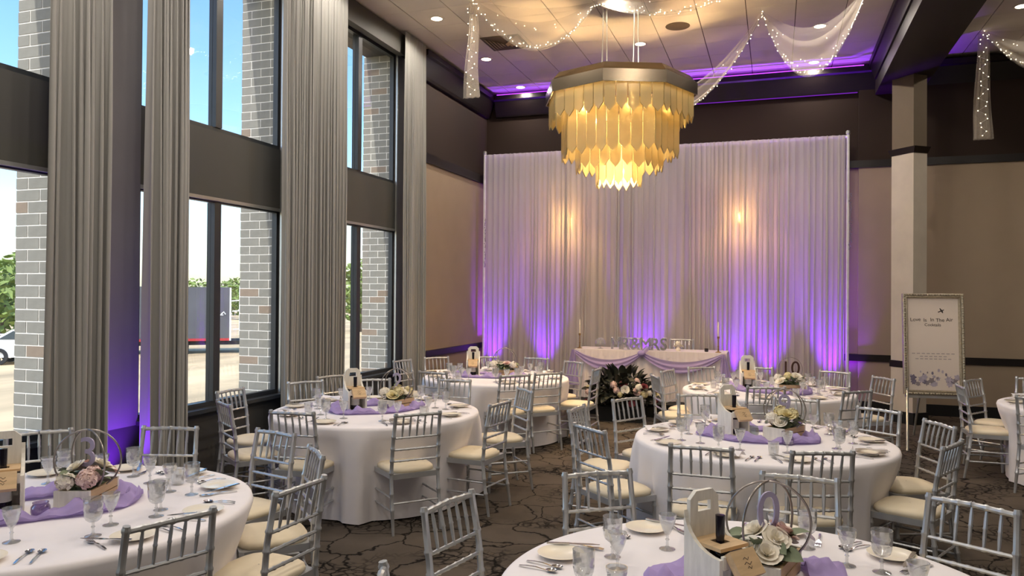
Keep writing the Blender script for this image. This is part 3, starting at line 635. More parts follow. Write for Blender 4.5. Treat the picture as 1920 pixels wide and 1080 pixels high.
def setting(k, ang, r, n, hour):
    cx, cyy = T[k]; tw = "%s o'clock place of the %s" % (HOURS[hour], TN[k]); o = Vector((cos(ang), sin(ang))); t = Vector((-sin(ang), cos(ang))); tn = TN[k]
    def P(rr, tt): q = Vector((cx, cyy))+o*rr+t*tt; return q.x, q.y
    j = lambda s=.01: r.uniform(-s, s)
    x, y = P(.775+j(), j()); lay(PLATE, 'side_plate', 'plate', 'ivory side plate at the '+tw, 'side plates on the '+tn, x, y, TZ+.001, 0)
    x, y = P(.86, -.05+j()); lay(KNIFE, 'table_knife', 'knife', 'steel knife across the plate at the '+tw, 'knives on the '+tn, x, y, TZ+.021, ang+pi+.45+j(.2))
    for m_, nmx, d, aa, wh in ((FORK, 'fork', -.135, 0, ''), (SPOON, 'spoon', .14, 0, 'inner '), (SPOON, 'spoon', .188, .06, 'outer ')):
        x, y = P(.845+j(), d+j()); lay(m_, 'table_'+nmx, nmx, '%ssteel %s at the %s' % (wh, nmx, tw), '%ss on the %s' % (nmx, tn), x, y, TZ+.001, ang+pi+aa+j(.06))
    if n % 3 != 2:
        x, y = P(.60+j(.02), -.10+j(.02)); lay(GOBLET, 'water_goblet', 'goblet', 'tall cut glass goblet at the '+tw, 'water goblets on the '+tn, x, y, TZ+.001, r.uniform(0, 6))
    else:
        x, y = P(.58+j(.02), -.12+j(.02)); lay(TUMB, 'glass_tumbler', 'tumbler', 'short cut glass tumbler at the '+tw, 'tumblers on the '+tn, x, y, TZ+.001, r.uniform(0, 6))
    x, y = P(.53+j(.02), .02+j(.03)); lay(WINE, 'wine_glass', 'wine glass', 'small cut glass wine glass at the '+tw, 'wine glasses on the '+tn, x, y, TZ+.001, r.uniform(0, 6))
    if n % 2 and k in ('T3', 'T6', 'T10', 'T2', 'TR'):
        x, y = P(.775, j()); lay(NAP, 'napkin', 'napkin', 'white twisted napkin on the plate at the '+tw, 'napkins on the '+tn, x, y, TZ+.012, ang+j(.6)+1)
for ti, k in enumerate(T):
    cx, cyy = T[k]; r = random.Random(90+ti)
    angs = sorted(atan2(my-cyy, mx-cx) % (2*pi) for mx, my, fa, lb in CL[k])
    full = []
    for i, a in enumerate(angs):       # fill the gaps where chairs are out of sight
        b = angs[(i+1) % len(angs)]+(2*pi if i == len(angs)-1 else 0); full.append(a); g = b-a; m_ = max(1, round(g/.66))
        full += [a+g*q/m_ for q in range(1, m_)]
    used = set()
    for n, a in enumerate(full):
        h = (atan2(-cyy, -cx)-a)/(2*pi)*12+6     # clock face as the camera sees it, six nearest
        hh = min((q for q in range(12) if q not in used), key=lambda q: abs((q-h+6) % 12-6)); used.add(hh)
        setting(k, a, r, n, hh)

# ------------------------------------------------------------------ centrepieces
def petal(R0, h, curl, w0):
    def fn(u, v):
        a = (u-.5)*w0; r_ = R0*(.25+.75*v**.7)*(1-.12*(2*u-1)**2*v)+curl*v**3; z = h*(v**.9)*(1-.25*(2*u-1)**2); return (r_*cos(a), r_*sin(a), z)
    return fn
def rose_me(m, r):
    b = MB()
    for n, R0, h, cu, w0, ofs in ((3, .010, .030, .002, 2.4, 0), (4, .019, .029, .005, 1.9, .5), (5, .029, .024, .010, 1.5, .2), (6, .036, .016, .016, 1.25, .7)):
        for k in range(n):
            a = 2*pi*k/n+ofs; g = MB().grid(petal(R0, h*r.uniform(.9, 1.1), cu, w0), 4, 4); b.add([(x*cos(a)-y*sin(a), x*sin(a)+y*cos(a), z) for x, y, z in g.v], g.f)
    return b.mesh('flower', m, ang=180)
rr_ = random.Random(2)
def ruffle_me(m, r):
    b = MB()
    for i in range(70):
        z = 1-1.5*(i+.5)/70; a = i*2.39996; q = sqrt(max(0, 1-z*z)); n_ = Vector((q*cos(a), q*sin(a), z)); t_ = n_.orthogonal().normalized(); t_.rotate(Matrix.Rotation(r.uniform(0, 6), 3, n_)); e = n_.cross(t_); c = n_*.034*r.uniform(.9, 1.12)+Vector((0, 0, .012)); k = .0115*r.uniform(.8, 1.3)
        b.add([c-t_*k, c-e*k*.9+n_*.004, c+t_*k+n_*.007, c+e*k*.9+n_*.004, c+n_*.001], [(0, 1, 4), (1, 2, 4), (2, 3, 4), (3, 0, 4)])
    b.ball((0, 0, .012), .030, 10, 7); return b.mesh('flower', m, ang=60)
ROSE = {c: [rose_me('flower_'+c, rr_), ruffle_me('flower_'+c, rr_)] for c in 'wpyr'}
def leaf_me(m, L=.075, W=.024):
    def fn(u, v): y = (v-.5)*2*W*sin(pi*min(1, u*.98+.02))**.7; return (u*L, y, .012*sin(pi*u)+abs(y)*.35-.004)
    return MB().grid(fn, 7, 4).mesh('leaf', m, ang=180)
LEAF, LEAFD, LEAFB = leaf_me('leaf'), leaf_me('leaf_d', .13, .034), leaf_me('leaf', .11, .036)
def euler_dir(d): return Vector(d).to_track_quat('Z', 'Y').to_euler()
def crate(k, x, y, ang, lb):
    t = thing('wooden_crate', lb, 'crate', (x, y, TZ+.002), rad(ang), 'centrepiece crates')
    for s in (-1, 1):
        for z in (.004, .048): MB().box(-.14, .14, s*.078-.006, s*.078+.006, z, z+.038).build('plank', 'wood', t, smooth=False)
        MB().box(s*.148-.008, s*.148+.008, -.084, .084, 0, .09).build('end_panel', 'white_wood', t, smooth=False)
    MB().box(-.14, .14, -.072, .072, 0, .006).build('base', 'wood', t, smooth=False)
def bouquet(k, x, y, ang, cols, lb, seed):
    r = random.Random(seed); t = thing('flower_arrangement', lb, 'flowers', (x, y, TZ+.062), rad(ang), 'table flowers')
    n = len(cols)
    for i, c in enumerate(cols):
        fx = (i % 4-1.5)*.075+r.uniform(-.015, .015); fy = (-.035 if (i//4) % 2 else .035)+r.uniform(-.012, .012); fz = .035+r.uniform(0, .035)+(.03 if abs(fx) < .05 else 0)
        o = ob('flower', r.choice(ROSE[c]), t, (fx, fy, fz+.015), euler_dir((fx*4+r.uniform(-.2, .2), fy*9, .7))); s = r.uniform(1.0, 1.3); o.scale = (s, s, s)
    for i in range(16):
        a = r.uniform(0, 2*pi); o = ob('leaf', LEAFB if i % 3 == 0 else LEAF, t, (.12*cos(a)*r.uniform(.3, 1), .05*sin(a), .035+r.uniform(0, .05)), (r.uniform(-.6, .6), r.uniform(-.7, .3), a+r.uniform(-.5, .5)))
    stuff(foliage((0, 0, .03), .12, .055, .03, 90, .028, r).build('greenery', 'leaf', t, smooth=False))
def number(k, x, y, ang, s, m, lb, hoops=True, tilt=0):
    t = thing('table_number', lb, 'table number', (x, y, TZ+.06), rad(ang))
    if hoops:
        for q in (.35, -.5):
            MB().torus(.152, .0045, (0, 0, .15), 40, 7, Matrix.Rotation(q, 3, 'Z')).build('hoop', 'hoop', t)
    else: MB().torus(.13, .0025, (0, .012, .19), 36, 6).build('hoop', 'hoop', t)
    if s:
        me = text_mesh(s, .21, .004, m); ob('number', me, t, (0, 0, .118 if hoops else .135), UP)
        MB().tube([(0, 0, .0), (0, 0, .13)], .004, 6).build('pick', 'hoop', t)
BOT = MB().lathe([(.001, 0), (.034, 0), (.037, .004), (.037, .155), (.030, .175), (.0145, .192), (.0135, .275), (.0155, .277), (.0155, .288), (.001, .288)], 20).mesh('bottle_body', 'bottle')
BLB = MB().lathe([(.0374, .04), (.0374, .11), (.0368, .11), (.0368, .04)], 20, close=True).mesh('label_band', 'label')
CAP_ = MB().lathe([(.0152, .215), (.0166, .289), (.001, .291), (.001, .215)], 14).mesh('foil', 'bottle')
def caddy(k, x, y, ang, lb, lb2):
    t = thing('bottle_carrier', lb, 'bottle carrier', (x, y, TZ+.002), rad(ang), 'wooden bottle carriers')
    pf = [(.085, 0), (.085, .31)]+[(.085-.16*(1-cos(q*pi/16)), .31-.13*sin(q*pi/16)**1.0 if False else .18+.13*(1-sin(q*pi/16))) for q in range(1, 9)]+[(-.075, 0)]
    for s in (-1, 1): MB().prism(pf, s*.078-.008, s*.078+.008, 'x').build('side_panel', 'white_wood', t, smooth=False)
    MB().box(-.07, .07, .072, .088, 0, .30).box(-.07, -.032, .072, .088, .30, .335).box(.032, .07, .072, .088, .30, .335).prism([(-.07, .335), (.07, .335), (.07, .345), (.04, .372), (-.04, .372), (-.07, .345)], .072, .088, 'y').build('back_panel', 'white_wood', t, smooth=False)
    MB().box(-.07, .07, -.075, .085, 0, .012).build('base', 'white_wood', t, smooth=False)
    MB().box(-.07, .07, -.078, -.066, .145, .19).build('front_slat', 'white_wood', t, smooth=False)
    MB().box(-.069, -.024, -.064, .071, .200, .212).box(.024, .069, -.064, .071, .200, .212).box(-.024, .024, -.064, -.024, .200, .212).box(-.024, .024, .024, .071, .200, .212).build('shelf', 'wood', t, smooth=False)
    bl = MB().box(-.058, .058, -.014, .014, -.045, .045).build('keepsake_block', 'wood', t, (.0, -.108, .165), (rad(-38), 0, 0), smooth=False)
    q = MB()
    for i, (z0, wd) in enumerate(((.012, .028), (-.004, .036), (-.018, .02))): q.tube([(-wd/2, -.0146, z0), (-wd/6, -.0146, z0+.006), (wd/6, -.0146, z0-.004), (wd/2, -.0146, z0+.004)], .0011, 4)
    q.build('script', 'ink', bl)
    c, s = cos(rad(ang)), sin(rad(ang)); t2 = thing('wine_bottle', lb2, 'bottle', (x-s*.0+c*0, y, TZ+.0145), 0, 'wine bottles'); ob('bottle_body', BOT, t2); ob('label_band', BLB, t2); ob('foil', CAP_, t2)
def runner(k, cx, cyy, rx, ry, ang, lb, seed):
    r = random.Random(seed); ph = [r.uniform(0, 6) for _ in range(4)]; a0 = rad(ang)
    def fn(u, v):
        a = 2*pi*u; x = (rx+.025*sin(3*a+ph[0]))*cos(a); y = (ry+.02*sin(2*a+ph[1]))*sin(a); n_ = Vector((cos(a)/rx, sin(a)/ry)).normalized(); wd = .055+.018*sin(5*a+ph[2]); b_ = 2*pi*v
        d = wd*cos(b_)*(1+.12*sin(6*b_+4*a)); z = .003+(.022+.010*sin(7*a+ph[3])+.006*sin(19*a))*(1+sin(b_))*(1+.35*sin(5*b_+3*a+2*sin(8*a)))/1.25
        q = (x+n_.x*d, y+n_.y*d); return (q[0], q[1], max(.0015, z))
    o = MB().grid(fn, 96, 14, True).build('sheer_runner', 'lav', None, (cx, cyy, TZ+.001), a0, ang=180); tag(o, lb, 'runner', 'lavender runners')
VOT = MB().lathe([(.025, 0), (.036, .006), (.042, .03), (.040, .05), (.032, .062), (.035, .07), (.032, .07), (.029, .062), (.037, .05), (.038, .03), (.030, .012), (.001, .010)], 18)
VOTL, VOTB = VOT.mesh('votive', 'lav_glass', ang=50), VOT.mesh('votive', 'blue_glass', ang=50)
def votive(x, y, me, lb): tag(ob('votive_holder', me, None, (x, y, TZ+.001)), lb, 'candle holder', 'votive holders')
CP = {  # crate x,y,angle ; carrier x,y,angle ; flower colours ; number
 'T8': ((-3.255, 2.94, 112), (-3.47, 2.66, 50), 'wwpwppwp', '3', True, 'number_l'), 'T2': ((-3.28, 6.31, 78), (-3.55, 6.02, 48), 'wyywyywy', '2', True, 'number_l'), 'T3': ((-3.27, 9.23, 15), (-3.66, 9.12, 20), 'wwwywwpw', None, True, 'number_l'),
 'T6': ((.07, 6.06, 60), (-.29, 6.03, 42), 'wyywwyyw', '9', True, 'number_l'), 'T9': ((-.02, 3.04, 75), (-.175, 2.73, 52), 'wwwpwwpw', '0', True, 'number_l'), 'T10': ((.165, 8.95, 12), (-.285, 9.08, 10), 'wywpwyww', '10', False, 'number_d')}
for i, (k, (c_, b_, fl, nb, hp, nm_)) in enumerate(CP.items()):
    tn = TN[k]
    crate(k, *c_, 'small whitewashed flower crate on the '+tn); bouquet(k, *c_, fl, {'T8': 'white and blush flowers in the crate on the front left table', 'T2': 'pale yellow flowers in the crate on the middle left table', 'T3': 'white flowers under a wire orb on the far left table',
        'T6': 'cream roses and greenery on the middle right table', 'T9': 'white flowers with hanging leaves on the front right table', 'T10': 'cream flowers below the number ten on the far right table'}[k], 60+i)
    number(k, c_[0], c_[1], 15 if k != 'T9' else 35, nb, nm_, ('wire hoops with a number %s above the flowers of the %s' % (nb, tn)) if nb and hp else ('dark number 10 on a thin ring on the far right table' if nb else 'plain wire orb above the flowers of the far left table'), hp)
    caddy(k, *b_, 'white wooden bottle carrier on the '+tn, 'dark wine bottle in the wooden carrier on the '+tn)
    mx, my = (c_[0]+b_[0])/2, (c_[1]+b_[1])/2
    runner(k, mx, my, max(.31, hypot(c_[0]-b_[0], c_[1]-b_[1])/2+.2), .25, math.degrees(atan2(c_[1]-b_[1], c_[0]-b_[0])), 'lavender sheer fabric ring on the '+tn, 30+i)
    ca = rad(c_[2]); votive(c_[0]+.02, c_[1]-.275, VOTL, 'small lavender glass votive on the '+tn)
    if k in ('T6', 'T9'): votive(b_[0]+.14, b_[1]+.05 if k == 'T6' else b_[1]-.16, VOTB, 'small grey glass votive beside the carrier on the '+tn)

# ------------------------------------------------------------------ chandelier
ch = thing('chandelier', 'large tiered chandelier of frosted prisms under an octagonal metal band', 'chandelier', (-1.87, 9.52, 4.26))
def facet(R0, z0, R1, z1, th=.012):
    a = pi/8; h0, h1 = R0*sin(a), R1*sin(a); d0, d1 = R0*cos(a), R1*cos(a)
    return [(d0, -h0, z0), (d0, h0, z0), (d1, h1, z1), (d1, -h1, z1), (d0-th, -h0, z0), (d0-th, h0, z0), (d1-th, h1, z1), (d1-th, -h1, z1)], [(0, 1, 2, 3), (7, 6, 5, 4), (0, 4, 5, 1), (1, 5, 6, 2), (2, 6, 7, 3), (3, 7, 4, 0)]
fm = MB(); fm.add(*facet(.965, 0, .965, .145)); fm.add(*facet(.95, .145, .93, .175)); fm.add(*facet(.93, .175, .87, .245)); fm = fm.mesh('band_panel', 'band', False)
for k in range(8): ob('band_panel', fm, ch, None, rad(-90+22.5+45*k))
MB().prism([(.66*cos(rad(45*k)), .66*sin(rad(45*k))) for k in range(8)], .218, .225, 'z').build('added_light_shield', 'band', ch, smooth=False)  # unseen plate, added to block bulb light from burning out the ceiling
for k in range(4): MB().box(-.86, .86, -.02, .02, .225, .24).build('top_bar', 'band', ch, None, rad(45*k), smooth=False)
for R0, zt, zb, n in ((.915, .03, -.33, 5), (.745, -.13, -.76, 4), (.555, -.38, -.92, 3), (.29, -.64, -1.10, 2)):
    side = 2*R0*sin(pi/8); wd = side/n-.012
    pm = [prism_panel(wd, zt-zb-d, .014, .075).mesh('prism', 'prism', False) for d in (0, .025)]
    MB().tube([(R0*cos(rad(45*k)), R0*sin(rad(45*k)), zt+.008) for k in range(9)], .010, 6, False).build('tier_ring', 'brass', ch)
    for k in range(8):
        a0 = rad(-90+45*k); A = Vector((R0*cos(a0), R0*sin(a0))); B = Vector((R0*cos(a0+pi/4), R0*sin(a0+pi/4))); mid = a0+pi/8
        for q in range(n):
            p = A.lerp(B, (q+.5)/n); ob('prism', pm[(q+k) % 2], ch, (p.x, p.y, zt), mid+pi/2)
    if zt < 0:
        for k in range(0, 8, 2): MB().tube([(R0*cos(rad(45*k)), R0*sin(rad(45*k)), zt), (R0*cos(rad(45*k)), R0*sin(rad(45*k)), .2)], .006, 5).build('hanger', 'brass', ch)
bl_ = MB().lathe([(.001, -.05), (.02, -.045), (.03, -.015), (.024, .02), (.012, .05), (.001, .052)], 12).mesh('bulb', 'bulb')
for k in range(8):
    a = rad(45*k+20); R0 = .64
    ob('bulb', bl_, ch, (R0*cos(a), R0*sin(a), -.22)); lamp('chandelier_light', 'POINT', CHAND, (1, .66, .31), (R0*cos(a), R0*sin(a), -.22), ch, radius=.04)
for k in range(4):
    a = rad(90*k+10); ob('bulb', bl_, ch, (.42*cos(a), .42*sin(a), -.5)); lamp('chandelier_light', 'POINT', CHAND, (1, .66, .31), (.42*cos(a), .42*sin(a), -.5), ch, radius=.04)
for z_ in (-.86, -1.0): ob('bulb', bl_, ch, (.0, .0, z_))
lamp('chandelier_light', 'POINT', CHAND*1.3, (1, .66, .31), (0, 0, -.9), ch, radius=.05)
for x in (-.20, .20):
    for dx in (-.035, .035): MB().tube([(x+dx, .05, .24), (x+dx*.6, .05, 1.235)], .0075, 6).build('rod', 'nickel', ch)
    MB().lathe([(.03, 1.20), (.06, 1.215), (.065, 1.238), (.02, 1.2395)], 16, (x, .05, 0)).build('canopy', 'nickel', ch)
MB().box(-.14, .14, -.06, .16, 1.228, 1.2395).build('ceiling_plate', 'nickel', ch, smooth=False)

# ------------------------------------------------------------------ tulle swags with fairy lights
def swag(p, q, s0, s1, lb, seed, w_end=.05, lights=34, bulge=0.0):
    r = random.Random(seed); p = Vector(p); q = Vector(q); d = (q-p); n_ = Vector((d.y, -d.x, 0)).normalized(); ph = [r.uniform(0, 6) for _ in range(3)]
    def pt(u, v):
        k = 4*u*(1-u); s = s0+(s1-s0)*v; z = -s*k-(v*w_end)*(1-k)
        rip = .05*k*sin(9*v+ph[0]+2*u)+.03*k*sin(21*v+ph[1])
        return p.lerp(q, u)+Vector((0, 0, z))+n_*(rip+bulge*k*v)
    t = thing('tulle_swag', lb, 'swag'); MB().grid(lambda u, v: tuple(pt(u, v)), 30, 22).build('tulle', 'tulle', t, ang=180)
    MB().grid(lambda u, v: tuple(pt(u, .35+.65*v)+n_*.03+Vector((0, 0, .02))), 30, 12).build('tulle', 'tulle', t, ang=180)
    b = MB(); wv = []
    for i in range(lights*2+1):
        u = i/(lights*2); v = .97-.10*abs(sin(i*1.3)); P = pt(u, v)+n_*.02; wv.append(P)
        if i % 2 == 0 or r.random() < .35: b.octa(P+Vector((r.uniform(-.02, .02), r.uniform(-.02, .02), r.uniform(-.02, .02))), .0072)
    for i in range(lights//2): b.octa(pt(r.random(), r.uniform(.3, .9))+n_*.03, .006)
    MB().tube(wv, .0025, 4).build('wire', 'alu_light', t); stuff(b.build('fairy_bulbs', 'fairy', t, smooth=False))
def tail(p, L, w0, w1, lb, seed, lights=26):
    r = random.Random(seed); p = Vector(p); t = thing('tulle_tail', lb, 'tulle', tuple(p))
    def fn(u, v): wd = w0+(w1-w0)*v; return ((u-.5)*wd+.01*sin(v*7), .035*sin(u*22+v*2)*(1-.3*v)+.02*sin(v*5), -v*L)
    MB().grid(fn, 44, 16).build('tulle', 'tulle', t, ang=180); MB().grid(lambda u, v: (fn(u, v)[0]*.8, fn(u, v)[1]*.7+.05, fn(u, v)[2]*.98), 40, 14).build('tulle', 'tulle', t, ang=180)
    b = MB(); wv = []
    for i in range(lights):
        v = i/lights; x = .05*sin(i*1.9)*(w1/.22)+r.uniform(-.02, .02); P = Vector((x, -.03, -v*L)); wv.append(P); b.octa(P, .0072)
    MB().tube(wv, .0025, 4).build('wire', 'alu_light', t); stuff(b.build('fairy_bulbs', 'fairy', t, smooth=False))
Zs = ZC-.01
swag((-3.58, 8.86, Zs), (-2.15, 9.36, Zs), .10, .62, 'left tulle swag with fairy lights, between the tail and the chandelier rods', 1)
tail((-3.62, 8.9, Zs), 1.22, .10, .25, 'long tulle tail with lights hanging left of the chandelier', 2)
swag((-2.12, 9.34, Zs), (-.15, 9.10, Zs), .02, .30, 'shallow tulle swag with lights at the top right of the chandelier', 3)
swag((-.18, 10.3, Zs), (-2.55, 12.75, Zs), .62, 1.0, 'tulle swag running down behind the chandelier on its right', 4)
swag((-.18, 10.28, Zs), (1.02, 9.75, Zs), .35, 1.0, 'deep tulle swag with fairy lights between chandelier and beam', 5)
tail((2.70, 12.08, Zs), 1.5, .12, .24, 'tulle tail with lights hanging right of the column', 6)
swag((2.72, 12.06, Zs), (4.3, 11.4, Zs), .12, .75, 'tulle swag with lights at the right picture edge', 7)

# ------------------------------------------------------------------ head table on its riser
st = thing('stage_riser', 'low black riser under the head table', 'riser', (0, 0, 0))
MB().box(-3.32, -.30, 11.38, 12.72, .185, .2).build('deck', 'black', st, smooth=False)
MB().box(-3.30, -.32, 11.40, 12.70, 0, .185).build('skirt', 'black', st, smooth=False)
HZ = .2; hx0, hx1, hy0, hy1, ht = -2.98, -.68, 11.74, 12.32, .96
hd = thing('head_table', 'long head table under the skirted cloth', 'table', (0, 0, HZ)); MB().box(hx0+.02, hx1-.02, hy0+.02, hy1-.02, .72, .75).build('tabletop', 'wood', hd, smooth=False)
for x in (hx0+.15, hx1-.15):
    for y in (hy0+.12, hy1-.12): MB().tube([(x, y, 0), (x, y, .72)], .02, 8).build('leg', 'alu', hd)
hc = thing('head_tablecloth', 'white pleated skirt and cloth on the long head table', 'tablecloth', (0, 0, 0))
MB().box(hx0-.006, hx1+.006, hy0-.006, hy1+.006, ht-.008, ht).build('cloth_top', 'skirt', hc, smooth=False)
MB().box(hx0-.010, hx1+.010, hy0-.010, hy0-.004, ht-.10, ht-.002).build('valance', 'skirt', hc, smooth=False)
per = [(hx0, hy1), (hx0, hy0), (hx1, hy0), (hx1, hy1)]; seg = [hypot(per[i+1][0]-per[i][0], per[i+1][1]-per[i][1]) for i in range(3)]; tl = sum(seg)
def skf(u, v):
    s = u*tl; i = 0
    while i < 2 and s > seg[i]: s -= seg[i]; i += 1
    a, b = Vector(per[i]), Vector(per[i+1]); d = (b-a).normalized(); n_ = Vector((d.y, -d.x)); n_ = -n_ if n_.dot(Vector(((hx0+hx1)/2, (hy0+hy1)/2))-a) > 0 else n_
    q = a+d*min(s, seg[i])+n_*(.003+(.012+.03*v)*(.5+.5*sin(u*tl*52+1.3*sin(u*31)))); return (q.x, q.y, ht-.012-(ht-.012-HZ-.006)*v)
MB().grid(skf, 420, 5).build('skirt', 'skirt', hc, ang=180)
sw = thing('lavender_swag', 'lavender sheer swag pinned along the head table front', 'swag', (0, hy0-.05, ht))
def hsw(x0, x1, sag): return lambda u, v: (x0+(x1-x0)*u, -.012-.03*sin(pi*u)-.018*sin(v*14+u*3), -.012-4*u*(1-u)*(sag*.62+sag*.55*v)-.055*v)
xm = -1.92
for a, b in ((hx0+.02, xm), (xm, hx1-.06)): MB().grid(hsw(a, b, .215), 30, 10).build('drop', 'lav', sw, ang=180)
MB().ball((xm, -.05, -.035), .06, 12, 8, .8).build('knot', 'lav', sw)
for x, s in ((hx0-.01, -1), (hx1-.03, 1)): MB().grid(lambda u, v: (x+(u-.5)*(.05+.22*v)+s*.03*v, -.03+.02*sin(u*16+v), -.01-v*.55), 16, 8).build('tail', 'lav', sw, ang=180)
MB().grid(lambda u, v: (xm+.02+(u-.5)*.1+.10*v, -.06+.012*sin(u*9), -.03+.11*v), 6, 5).build('bow', 'lav', sw, ang=180)
ms = thing('letter_sign', 'silver MR & MRS letters standing on the head table', 'sign', (-2.43, hy0+.13, ht+.001))
xx = 0
for c in 'MR&MRS':
    me = text_mesh(c, .265, .02, 'mirror', 'LEFT', .004); xs = [v.co.x for v in me.vertices]; ys = [v.co.y for v in me.vertices]
    sx = .88; o = ob('letter', me, ms, (xx-min(xs)*sx, 0, -min(ys)+.003), UP); o.scale = (sx, 1, 1); xx += (max(xs)-min(xs))*sx+.008
for x, h in ((hx0+.05, .5), (hx1-.12, .5)):
    t = thing('candlestick', 'slim brass candlestick with ivory taper at the %s end of the head table' % ('left' if x < -2 else 'right'), 'candlestick', (x, hy0+.09, ht+.001))
    MB().lathe([(.045, 0), (.045, .006), (.012, .02), (.008, .08), (.014, .09), (.008, .1), (.007, .2), (.018, .215), (.018, .24), (.012, .24)], 12).build('stick', 'brass', t)
    MB().lathe([(.0105, .24), (.009, .45), (.002, .462)], 10).build('taper', 'candle', t)
t = thing('cake_stand', 'small clear glass dome stand left of the letters', 'cake stand', (-2.62, hy0+.2, ht+.001)); MB().lathe([(.05, 0), (.01, .012), (.008, .06), (.09, .07), (.09, .076), (.008, .078)], 18).build('foot', 'glass', t); MB().lathe([(.08, .078), (.075, .13), (.04, .165), (.008, .175)], 18).build('dome', 'glass', t)
t = thing('small_posy', 'tiny white posy vase right of the letters on the head table', 'flowers', (-1.40, hy0+.16, ht+.001)); MB().lathe([(.03, 0), (.036, .03), (.02, .06), (.024, .07)], 12).build('vase', 'plate', t)
for k in range(4): ob('flower', ROSE['w'][k % 2], t, (.03*cos(k*1.6), .03*sin(k*1.6), .075+.03*(k % 2)), euler_dir((cos(k*1.6)*.6, sin(k*1.6)*.6, 1)))
tag(MB().lathe([(.025, 0), (.03, .01), (.03, .05), (.026, .05), (.024, .015), (.001, .012)], 14).build('votive_holder', 'bottle', None, (-.98, hy0+.18, ht+.001)), 'small dark votive near the right candlestick', 'candle holder')
for x, lb in ((-2.27, 'silver chair behind the MR & MRS letters at the head table'), (-1.42, 'silver chair behind the head table, right of the letters')): chair(x, 12.55, -90, lb, 'silver chiavari chairs', HZ)
# big floor bouquet
r = random.Random(77); fb = thing('floor_bouquet', 'large dark floor bouquet with white and blush roses before the head table', 'flowers', (-2.10, 11.0, 0))
MB().box(-.32, .32, -.16, .16, 0, .2).build('planter', 'black', fb, smooth=False)
stuff(foliage((0, 0, .40), .50, .24, .30, 520, .07, r).build('greenery', 'leaf_d', fb, smooth=False))
for i in range(70):
    a = r.uniform(0, 2*pi); e = r.uniform(-.1, 1.3); d = Vector((cos(a)*cos(e), sin(a)*cos(e)*.5, sin(e))); o = ob('leaf', LEAFD, fb, (d.x*.42, d.y*.42, .38+d.z*.27), (0, -e+r.uniform(-.4, .4), a)); o.scale = (1.5,)*3
for i in range(18):
    a = r.uniform(pi*1.02, 1.98*pi); e = r.uniform(-.35, 1.0); d = Vector((cos(a)*cos(e), sin(a)*cos(e), sin(e))); c = r.choice('wwpyr')
    o = ob('flower', r.choice(ROSE[c]), fb, (d.x*.52, d.y*.26, .34+d.z*.3), euler_dir((d.x, d.y*1.5-.3, d.z+.1))); s = r.uniform(.9, 1.35); o.scale = (s, s, s)

# ------------------------------------------------------------------ easel and framed sign
ez = thing('easel', 'slim metal floor easel holding the framed sign', 'easel', (1.84, 10.52, 0), rad(8))
for a, b in (((-.30, .0, .78), (-.42, -.42, 0)), ((.30, .0, .78), (.40, -.40, 0)), ((0, .14, 1.5), (0, .75, 0)), ((-.30, .0, .78), (-.04, .14, 1.55)), ((.30, .0, .78), (.04, .14, 1.55))): MB().tube([a, b], .014, 7).build('leg', 'alu_light', ez)
MB().box(-.32, .32, -.05, .03, .585, .615).build('ledge', 'alu_light', ez, smooth=False)
fs_ = thing('framed_sign', 'ornate silver framed welcome sign with printed flowers, on an easel', 'sign', (1.84, 10.50, .622), (rad(-4), 0, rad(8)))
W2, H2, B2 = .345, 1.24, .058
MB().box(-W2+B2*.6, W2-B2*.6, .0, .02, B2*.6, H2-B2*.6).build('poster', 'poster', fs_, smooth=False)
def bar(a, b, inward):
    b_ = MB(); a, b = Vector(a), Vector(b); d = (b-a).normalized(); L = (b-a).length; iw = Vector(inward); n = 8
    prf = [(0, 0), (0, -.03), (.012, -.045), (.03, -.032), (.042, -.036), (B2, -.008), (B2, .02), (0, .02)]
    vs = [];
    for e in (0, 1):
        for (i, y) in prf: p = (a if e == 0 else b)+d*(i if e == 0 else -i)+iw*i; vs.append((p.x, y, p.z))
    m_ = len(prf); b_.add(vs, [tuple(range(m_)), tuple(range(2*m_-1, m_-1, -1))]+[(q, q+m_, (q+1) % m_+m_, (q+1) % m_) for q in range(m_)]); o = b_.build('frame_bar', 'frame', fs_, smooth=False)
    k = int(L/.03); g = MB()
    for q in range(1, k): p = a+d*(L*q/k)+iw*(.016+.006*(q % 2)); g.ball((p.x, -.042, p.z), .011, 6, 4)
    stuff(g.build('carving', 'frame', o))
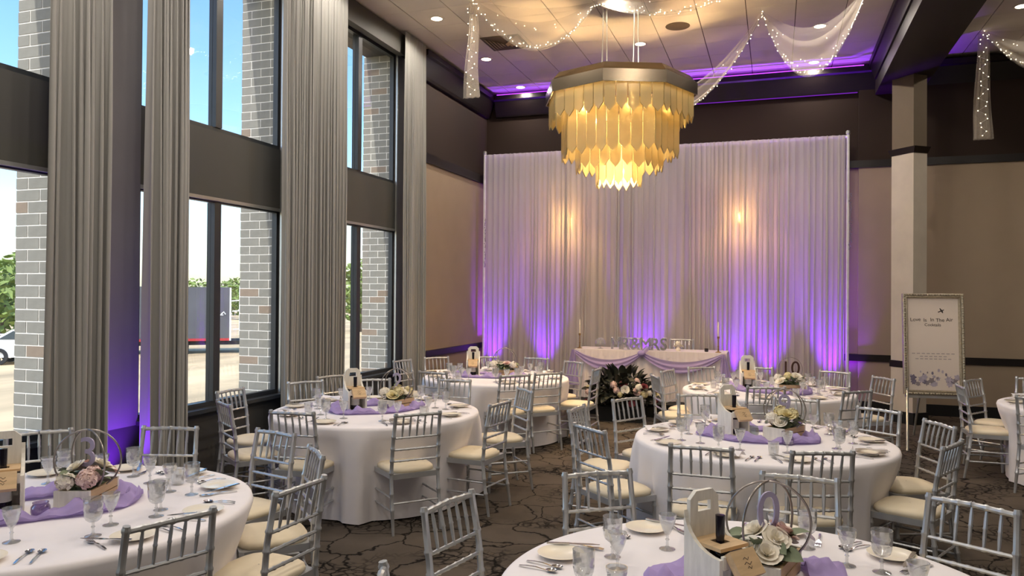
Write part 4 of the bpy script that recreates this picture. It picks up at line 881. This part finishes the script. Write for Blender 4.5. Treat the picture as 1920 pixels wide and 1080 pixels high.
bar((-W2, 0, 0), (W2, 0, 0), (0, 0, 1)); bar((-W2, 0, H2), (W2, 0, H2), (0, 0, -1)); bar((-W2, 0, 0), (-W2, 0, H2), (1, 0, 0)); bar((W2, 0, 0), (W2, 0, H2), (-1, 0, 0))
def poster_text(s, size, x, z, m='ink'): o = ob('lettering', text_mesh(s, size, .0004, m), fs_, (x, -.0012, z), UP); return o
for i, wd in enumerate(('Love', 'Is', 'In', 'The', 'Air')): o = poster_text(wd, .062, (-.195, -.085, -.005, .085, .19)[i], .90-(.006 if i % 2 else 0)); o.rotation_euler = (pi/2, -.05, 0); o.data.transform(Matrix.Shear('XZ', 3, (.0, .0)).to_4x4())
poster_text('Cocktails', .05, 0, .84)
pl = MB(); pl.v = []; q = [(-.03, -.012), (.0, .0), (-.012, .03), (-.004, .032), (.018, .008), (.038, .016), (.042, .008), (.026, -.002), (.03, -.028), (.022, -.03), (.006, -.010), (-.026, -.024)]
MB().prism([(x+.09, z+1.03) for x, z in q], -.0012, -.0004, 'y').build('plane_icon', 'ink', fs_, smooth=False)
for z, n, w_ in ((.50, 9, .25), (.465, 6, .16), (.435, 8, .21)):
    g = MB()
    for i in range(n): x = -w_+2*w_*(i+.5)/n; g.box(x-w_/n*.75, x+w_/n*.6, -.001, -.0004, z, z+.007)
    g.build('fine_print', 'greyink', fs_, smooth=False)
r = random.Random(8)
for i in range(34):
    x = r.uniform(-.27, .27); z = .13+r.random()**1.6*.16*(1-.4*abs(x)/.3)+(.03 if i % 5 == 0 else 0); R0 = r.uniform(.018, .05) if z < .24 else r.uniform(.01, .02); n = r.choice((5, 6, 7)); ph = r.random()*6
    poly = []
    for k in range(n*2): rr = R0*(1 if k % 2 == 0 else .62)*r.uniform(.85, 1.1); poly.append((max(-.285, min(.285, x+rr*cos(ph+k*pi/n))), z+rr*sin(ph+k*pi/n)*(1.5 if z > .24 else 1)))
    y_ = -.0006-.00008*i
    MB().add([(a, y_, b) for a, b in poly], [tuple(range(n*2))]).build('printed_flower', ('blotch_l', 'blotch_d', 'blotch_l', 'greyink')[i % 4], fs_, smooth=False)
